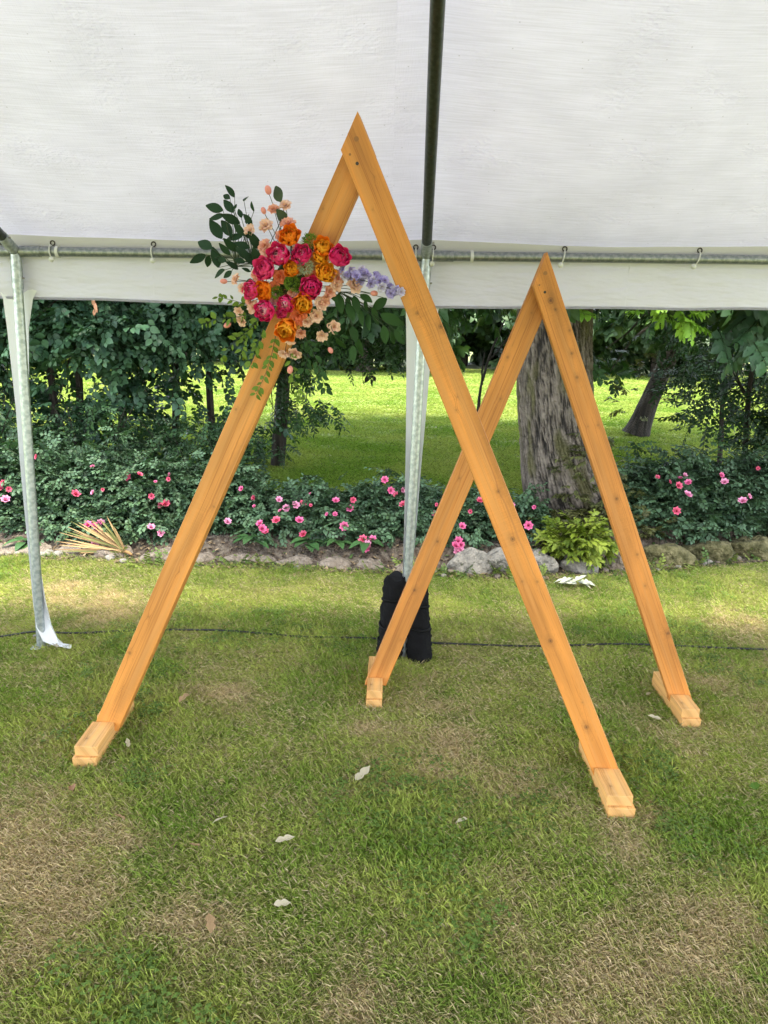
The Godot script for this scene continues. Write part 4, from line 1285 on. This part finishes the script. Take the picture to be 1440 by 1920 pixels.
		var e := bp(h[0], h[1], 0.01) - d * 0.012
		sb.tube([e, e.lerp(Vector3(0, 0, -0.015), 0.35) + Vector3(0.01, 0.008, 0), Vector3(0, 0, -0.015)], [0.0011], 5)
		part("stem", sb, stemm, o)
	# fuzzy green heads and one pale starry head
	for h in [[755, 395, 100, fuzz, 0.05], [665, 605, 92, fuzz, 0.075], [580, 655, 76, fuzz, 0.07], [700, 630, 60, fuzz, 0.075], [735, 520, 96, white, 0.07], [690, 540, 60, white, 0.065]]:
		var mb := MB.new()
		for i in 300:
			var d := rvec()
			d.y = absf(d.y)
			var k := r2(0.6, 1.35)
			mb.col = Color(k, k, k)
			mb.leaf(d * 0.016 * Vector3(1, 0.6, 1), d + rvec() * 0.5, rvec(), r2(0.006, 0.012), 0.0026 if h[3] == fuzz else 0.0038, 0.3, 0.2, 0, 2)
		inst("green_tuft" if h[3] == fuzz else "pale_starry_head", mb.mesh(), h[3], o, Transform3D(face_basis(Vector3(0.1, 0.1, 1), 0).scaled(Vector3.ONE * h[2] * BS / 0.05), bp(h[0], h[1], h[4] - 0.02)))
	# lilac spike reaching right
	var spike := Node3D.new()
	spike.name = "lilac_spike"; o.add_child(spike, true)
	var sb0 := MB.new()
	sb0.tube([bp(860, 570, 0), bp(1000, 575, 0.02), bp(1110, 595, 0.03), bp(1240, 640, 0.035)], [0.0018, 0.0015, 0.001], 5)
	part("stem", sb0, stemm, spike)
	var lb := [blossom(21), blossom(22)]
	for i in 27:
		var t := i / 26.0
		var c := bp(lerpf(930, 1252, t), 545 + 8 * sin(i * 2.1) + 90 * t * t + 20 * t + r2(-30, 30) * (1.15 - t * 0.4), 0.025 + r2(-0.02, 0.02))
		inst("floret", lb[i % 2], lilac if rng.randf() > 0.4 else lilac2, spike, Transform3D(face_basis(Vector3(r2(-0.7, 0.7), r2(-0.7, 0.7), 0.8), r2(0, 6)).scaled(Vector3.ONE * r2(0.6, 0.9)), c))
	# dark leaves: [tip x, y, base x, y, kind]
	var groups := [
		["dark_leaf_sprig", leafd, [[330, 520], [430, 500]], [[188, 215, 272, 236], [198, 282, 280, 262], [192, 290, 257, 378], [256, 290, 318, 363], [270, 185, 328, 246], [265, 155, 310, 176], [305, 120, 333, 167], [398, 155, 392, 192], [352, 228, 370, 272], [436, 200, 440, 240], [280, 265, 360, 298], [392, 245, 402, 302], [345, 205, 330, 228], [118, 390, 207, 432], [103, 505, 167, 463], [165, 520, 190, 468], [215, 428, 236, 528], [198, 572, 272, 540], [268, 578, 312, 545], [300, 497, 348, 536], [255, 408, 302, 460], [288, 388, 347, 442], [285, 372, 372, 366], [338, 404, 412, 424], [380, 448, 442, 508], [325, 480, 390, 500], [395, 262, 432, 306], [448, 428, 474, 522], [383, 530, 420, 548], [335, 308, 392, 362], [228, 484, 288, 492], [370, 322, 430, 380], [420, 350, 470, 430], [350, 430, 420, 480]], 0.5],
		["grey_green_sprig", leafg, [[600, 250]], [[556, 115, 592, 192], [572, 236, 616, 292], [372, 612, 440, 600], [400, 760, 450, 780]], 0.62],
		["dark_leaf_sprig", leaff, [[900, 640]], [[925, 752, 897, 652], [962, 742, 945, 668], [1082, 690, 1018, 652], [1088, 727, 1164, 670], [1042, 812, 1020, 732], [1078, 832, 1060, 752], [1248, 802, 1130, 752], [1162, 902, 1150, 812], [1252, 902, 1210, 832], [1032, 972, 1000, 872], [990, 1002, 985, 922], [932, 942, 890, 882], [872, 682, 838, 640], [1056, 732, 1044, 680], [1206, 906, 1188, 842], [985, 780, 950, 700], [1015, 745, 985, 660], [900, 700, 860, 640], [1110, 800, 1085, 720], [1000, 900, 975, 820]], 0.48]]
	for g in groups:
		var sp := Node3D.new()
		sp.name = g[0]; o.add_child(sp, true)
		for l in g[3]:
			var tip := bp(l[0], l[1], r2(-0.03, 0.03))
			var b := bp(l[2], l[3], r2(-0.01, 0.01))
			var mb := MB.new()
			var k := r2(0.75, 1.3)
			mb.col = Color(k, k, k)
			var len := tip.distance_to(b)
			mb.leaf(b, tip - b, Vector3(r2(-0.7, 0.7), r2(-0.2, 0.8), 1), len * 1.08, len * g[4] * r2(0.95, 1.25), r2(-0.1, 0.25), 0.2, 0, 6)
			part("leaf", mb, g[1], sp)
			var st := MB.new()
			var hub: Array = g[2][rng.randi() % g[2].size()]
			var hp := bp(hub[0], hub[1], -0.012)
			st.tube([b, b.lerp(hp, 0.5) + Vector3(0, r2(0.0, 0.012), -0.004), hp], [0.0009, 0.0013], 4, false)
			part("stem", st, stemm, sp)
	# light green trailing sprigs
	for g in [[[[480, 790], [400, 860], [330, 920], [250, 1000]], 12, leafl], [[[430, 770], [330, 790], [240, 800], [150, 830]], 10, leafl], [[[560, 880], [540, 980], [500, 1090], [450, 1200]], 12, leafl], [[[640, 960], [650, 1050], [670, 1130], [700, 1210]], 10, leafl], [[[720, 880], [770, 960], [810, 1060], [840, 1165]], 11, leaff], [[[400, 720], [330, 700], [280, 690], [235, 680]], 7, leafl], [[[500, 830], [470, 900], [440, 970], [425, 1040]], 9, leafl], [[[450, 800], [390, 890], [380, 950], [360, 1000]], 9, leafl], [[[820, 780], [860, 800], [880, 850], [930, 880]], 7, leaff], [[[700, 900], [730, 960], [720, 1040], [680, 1090]], 9, leaff]]:
		var sp := Node3D.new()
		sp.name = "trailing_sprig"; o.add_child(sp, true)
		var cv := Curve3D.new()
		for q in g[0]: cv.add_point(bp(q[0], q[1], r2(-0.005, 0.035)))
		var L := cv.get_baked_length()
		var pts := []
		for i in 9: pts.append(cv.sample_baked(L * i / 8.0, true))
		var st := MB.new()
		st.tube(pts, [0.0013, 0.0012, 0.001, 0.0008], 4, false)
		part("stem", st, stemm, sp)
		for i in int(g[1]):
			var t: float = L * (i + 0.9) / float(g[1])
			var p := cv.sample_baked(clampf(t + r2(-0.006, 0.006), 0.0, L), true)
			var d := (p - cv.sample_baked(maxf(t - 0.02, 0), true)).normalized()
			for s in [1, -1]:
				if rng.randf() < 0.18: continue
				var dir: Vector3 = d * 0.8 + Vector3(-d.y, d.x, 0) * float(s) * r2(0.4, 1.3) + Vector3(0, 0, r2(-0.6, 0.9))
				var mb := MB.new()
				var k := r2(0.7, 1.3)
				mb.col = Color(k, k, k)
				var len := r2(0.016, 0.032)
				mb.leaf(p + dir.normalized() * 0.004, dir, Vector3(r2(-0.6, 0.6), 0.4, 1), len, len * r2(0.5, 0.68), r2(-0.1, 0.4), 0.2, 0, 4)
				part("leaf", mb, g[2], sp)
	# moss and ties holding everything to the board
	var tie := MB.new()
	tie.lump(Vector3(0, 0, -0.03), Vector3(0.075, 0.09, 0.016), 20, 12, noise(77, 20.0, 2), 0.01)
	part("moss_backing", tie, leaff, o)

# ------------------------------------------------------------------ small things
func build_small() -> void:
	# cable along the tent edge
	var cb := MB.new()
	var cv := Curve3D.new()
	var cp := [[-3.2, -3.72], [-2.6, -3.78], [-2.032, -3.808], [-1.881, -3.854], [-1.643, -3.869], [-1.218, -3.949], [-0.833, -3.937], [-0.448, -3.911], [-0.04, -3.894], [0.307, -3.853], [0.827, -3.865], [1.357, -3.898], [2.113, -3.897], [3.4, -3.9]]
	for i in cp.size():
		var a: Array = cp[maxi(i - 1, 0)]
		var b: Array = cp[mini(i + 1, cp.size() - 1)]
		var tn := Vector3(b[0] - a[0], 0, b[1] - a[1]) * 0.16
		cv.add_point(Vector3(cp[i][0], 0.017 + 0.007 * sin(i * 2.4), cp[i][1]), -tn, tn)
	var pts := []
	for i in 180: pts.append(cv.sample_baked(cv.get_baked_length() * i / 179.0, true))
	cb.tube(pts, [0.0055], 8)
	var cable := part("cable", cb, M.rubber, self)
	tag(cable, "thin black power cable lying in the grass along the tent poles", "cable")
	# fallen leaves on the lawn: x, z, length, tint, label
	var pale := Color(0.40, 0.36, 0.25)
	var tan := Color(0.33, 0.22, 0.115)
	for q in [[-0.054, -2.585, 0.085, pale, "curled pale dead leaf in the middle of the lawn between the arch feet"], [-0.536, -2.302, 0.055, pale, "small ragged whitish leaf standing upright in the grass left of centre"], [-0.298, -2.203, 0.065, pale, "smooth whitish folded leaf lying below centre, brightest on the lawn"],
		[-0.586, -2.153, 0.055, tan, "narrow curled tan leaf left of the bright folded one"], [-0.269, -1.919, 0.05, pale, "small pale leaf tip in deep green grass near the bottom"], [-0.463, -1.835, 0.075, tan, "light brown leaf with a notch at the lower left"], [-0.878, -2.296, 0.05, tan, "tan leaf scrap on the dry patch below the tall arch's left foot"],
		[-1.095, -2.442, 0.07, Color(0.25, 0.13, 0.07), "reddish brown curled leaf at the left, below the tall arch's left foot"], [1.422, -2.558, 0.1, Color(0.1, 0.2, 0.03), "fresh green lobed leaf lying at the right edge"], [1.215, -3.08, 0.06, pale, "pale stick-like leaf between the two arches' right feet"], [1.268, -3.315, 0.04, pale, "tiny whitish leaf left of the small arch's right foot"],
		[0.297, -2.33, 0.045, pale, "pale crooked leaf right of centre in green grass"], [-0.881, -3.157, 0.075, tan, "straw coloured curled leaf right of the tall arch's left foot"], [-1.0, -2.76, 0.045, pale, "small pale green leaf lying just right of the tall arch's left foot"], [1.05, -4.83, 0.05, tan, "tan leaf left of the grey-white leaf pile near the oak"], [-1.68, -3.68, 0.06, pale, "pale scrap at the foot of the left tent pole"]]:
		var mb := MB.new()
		mb.col = q[3]
		var lobes := 3 if q[3].g > q[3].r else 2
		mb.leaf(Vector3(0, 0, -q[2] / 2), Vector3(0, 0.12, 1), Vector3(r2(-0.5, 0.5), 1, 0), q[2], q[2] * r2(0.34, 0.5), r2(-0.3, 0.45), r2(0.2, 0.7), lobes, 9)
		var o := inst("fallen_leaf", mb.mesh(), M.straw, self, Transform3D(Basis(Vector3.UP, r2(0, 6.3)), Vector3(q[0], 0.026, q[1])))
		tag(o, q[4], "leaf", "fallen leaves on the lawn")
	# heap of grey-white oak leaves
	var heap := thing("dry_oak_leaves", "cluster of grey-white dry oak leaves on the lawn in front of the oak", "leaf cluster", Vector3(1.29, 0.03, -4.857))
	for i in 8:
		var mb := MB.new()
		var k := r2(0.75, 1.1)
		mb.col = Color(0.5 * k, 0.52 * k, 0.42 * k)
		var a := r2(-0.5, 0.5) + (PI / 2 if i % 2 else -PI / 2)
		mb.leaf(Vector3(r2(-0.05, 0.05), r2(0, 0.03), r2(-0.04, 0.04)), Vector3(sin(a), r2(-0.1, 0.35), cos(a)), Vector3(r2(-0.4, 0.4), 1, r2(-0.4, 0.4)), r2(0.08, 0.12), 0.07, r2(-0.2, 0.4), 0.3, 3, 10)
		part("leaf", mb, M.straw, heap)
	# withered leaves hanging under the valance
	var wl := thing("withered_leaf_bunch", "withered brown leaves hanging on a twig below the valance at the left", "dead leaves", Vector3(-2.30, 1.80, -6.2))
	var tw := MB.new()
	tw.tube([Vector3(0, 0.25, 0), Vector3(0.005, 0.06, 0), Vector3(0, -0.1, 0)], [0.003, 0.002], 5)
	part("twig", tw, M.twig, wl)
	for i in 7:
		var mb := MB.new()
		var k := r2(0.7, 1.2)
		mb.col = Color(0.36 * k, 0.19 * k, 0.11 * k)
		mb.leaf(Vector3(0, 0.08 - 0.025 * i, 0), Vector3(r2(-0.4, 0.4), -1, r2(-0.3, 0.3)), Vector3(0.3, 0, 1), r2(0.05, 0.08), 0.028, r2(-0.3, 0.3), 0.6)
		part("leaf", mb, M.straw, wl)

# ------------------------------------------------------------------ grass
func tuft(sd: int, blades: int, radius: float, h0: float, h1: float, wid: float, lean: float) -> ArrayMesh:
	var g := RandomNumberGenerator.new()
	g.seed = sd
	var mb := MB.new()
	for i in blades:
		var a := g.randf() * TAU
		var r := radius * sqrt(g.randf())
		var p := Vector3(cos(a) * r, -0.004, sin(a) * r)
		var h := g.randf_range(h0, h1)
		var b := g.randf() * TAU
		var ln := lean * g.randf_range(0.3, 1.3)
		var d := Vector3(cos(b) * sin(ln), cos(ln), sin(b) * sin(ln))
		var side := d.cross(Vector3(cos(b + 1.2), 0.2, sin(b + 1.2))).normalized()
		var k := g.randf_range(0.35, 1.7)
		var w := wid * g.randf_range(0.7, 1.2) * 0.5
		var mid := p + d * h * 0.55
		var tip := p + d * h + Vector3(cos(b), -0.5, sin(b)) * h * g.randf_range(-0.05, 0.3)
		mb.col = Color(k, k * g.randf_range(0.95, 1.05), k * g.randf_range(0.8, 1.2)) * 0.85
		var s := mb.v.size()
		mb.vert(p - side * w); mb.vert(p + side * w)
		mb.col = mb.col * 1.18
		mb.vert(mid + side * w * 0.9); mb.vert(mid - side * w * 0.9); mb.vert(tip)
		mb.quad(s, s + 1, s + 2, s + 3); mb.tri(s + 3, s + 2, s + 4)
	return mb.mesh()

func build_grass() -> void:
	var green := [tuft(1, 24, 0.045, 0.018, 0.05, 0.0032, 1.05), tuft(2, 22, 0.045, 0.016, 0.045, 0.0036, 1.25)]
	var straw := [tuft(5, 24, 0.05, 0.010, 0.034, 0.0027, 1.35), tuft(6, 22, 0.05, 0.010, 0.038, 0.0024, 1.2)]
	var clover := MB.new()
	for i in 16:
		var a := r2(0, TAU)
		var p := Vector3(cos(a), 0, sin(a)) * 0.05 * sqrt(rng.randf()) + Vector3(0, r2(0.015, 0.035), 0)
		for j in 3:
			var b := a + TAU * j / 3.0
			var k := r2(0.8, 1.2)
			clover.col = Color(k, k, k)
			clover.leaf(p, Vector3(cos(b), 0.15, sin(b)), Vector3.UP, 0.008, 0.008, 0.1, 0.1, 0, 2)
	var gx := [[], []]
	var gc := [[], []]
	var sx := [[], []]
	var sc := [[], []]
	var cx := []
	var cc := []
	var fx := []
	var fc := []
	var fleck := tuft(7, 7, 0.07, 0.010, 0.034, 0.0026, 1.25)
	var hue := noise(131, 1.6, 3)
	var lush := noise(132, 0.8, 2)
	var n := 0
	while n < 68000:
		# more where the lawn is close to the viewpoint's side of the tent
		var z := -5.75 + 5.1 * pow(rng.randf(), 0.85)
		if rng.randf() < 0.06: z = r2(-0.7, 1.2)
		var half := 0.75 + 0.62 * absf(z)
		if z > -1.2: half = 2.0
		var x := r2(-half, half)
		n += 1
		if z < wall_z(x) + 0.045 + 0.08 * hue.get_noise_1d(x * 4.0): continue
		var d := dryness(x, z)
		var yaw := r2(0, TAU)
		if rng.randf() < 0.17 + smoothstep(0.05, 1.0, d) * 0.60:
			var k := n % 2
			sx[k].append(Transform3D(Basis(Vector3.UP, yaw) * r2(0.7, 1.2), Vector3(x, 0.004, z)))
			var c := Color(0.70, 0.56, 0.33).lerp(Color(0.44, 0.33, 0.165), rng.randf())
			c = c.lerp(Color(0.30, 0.30, 0.095), clampf(0.75 - d, 0, 0.7) * rng.randf() * 1.3)
			sc[k].append(c * r2(0.8, 1.2))
			if rng.randf() > 0.75 * (1.2 - d): continue
		var k := n % 2
		var l := lush.get_noise_2d(x, z)
		var s := (0.85 + 0.5 * l) * r2(0.75, 1.25) * (1.0 - 0.45 * d)
		gx[k].append(Transform3D(Basis(Vector3.UP, yaw).scaled(Vector3(1, s, 1) * (1.0 if z < -1 else 1.0)), Vector3(x, 0.002, z)))
		var q := clampf(0.5 + hue.get_noise_2d(x, z) * 0.8 + rng.randfn() * 0.2, 0, 1)
		var c := Color(0.165, 0.265, 0.038).lerp(Color(0.42, 0.445, 0.11), q)
		c = c.lerp(Color(0.40, 0.37, 0.14), clampf(d * 0.9, 0, 0.6)) * r2(0.7, 1.4)
		if rng.randf() < 0.40:
			fx.append(Transform3D(Basis(Vector3.UP, r2(0, TAU)) * r2(0.8, 1.3), Vector3(x + r2(-0.03, 0.03), 0.008, z)))
			fc.append(Color(0.78, 0.66, 0.40).lerp(Color(0.45, 0.42, 0.15), rng.randf()) * r2(0.8, 1.2))
		gc[k].append(c)
		if l > 0.2 and rng.randf() < 0.05:
			cx.append(Transform3D(Basis(Vector3.UP, yaw), Vector3(x, 0.0, z)))
			cc.append(Color(0.10, 0.165, 0.034) * r2(0.8, 1.3))
	for k in 2:
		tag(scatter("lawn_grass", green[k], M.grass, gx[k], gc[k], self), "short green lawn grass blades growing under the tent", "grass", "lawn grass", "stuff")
		tag(scatter("dry_grass", straw[k], M.straw, sx[k], sc[k], self), "dry straw-coloured grass lying in patches on the lawn", "dry grass", "dry grass patches", "stuff")
	tag(scatter("dry_grass", fleck, M.straw, fx, fc, self), "single dry straw blades scattered through the green lawn", "dry grass", "", "stuff")
	tag(scatter("clover", clover.mesh(), M.grass, cx, cc, self), "small clover leaves among the lawn grass", "clover", "", "stuff")
	# meadow beyond the bed
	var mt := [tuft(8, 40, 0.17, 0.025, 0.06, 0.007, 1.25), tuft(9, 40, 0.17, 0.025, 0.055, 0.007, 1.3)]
	var mx := [[], []]
	var mc := [[], []]
	for i in 42000:
		var z := -6.7 - 23.0 * pow(rng.randf(), 1.9)
		var half := 1.2 + 0.62 * absf(z)
		var x := r2(-half, half)
		var k := i % 2
		var far := clampf((-z - 12.0) / 14.0, 0, 1)
		var s := r2(0.8, 1.25) * (1.0 + far * 1.6)
		mx[k].append(Transform3D(Basis(Vector3.UP, r2(0, TAU)).scaled(Vector3(s, (0.75 + 0.25 * rng.randf()) * (1.0 - 0.35 * far), s)), Vector3(x, -0.012 + bed_y(x, z), z)))
		var q := clampf(0.5 + hue.get_noise_2d(x * 0.4, z * 0.4) * 0.9 + rng.randfn() * 0.2, 0, 1)
		mc[k].append(Color(0.16, 0.27, 0.03).lerp(Color(0.36, 0.40, 0.10), q))
	for k in 2:
		tag(scatter("meadow_grass", mt[k], M.grass, mx[k], mc[k], self), "bright mown meadow grass beyond the rose bed", "grass", "meadow grass", "stuff")
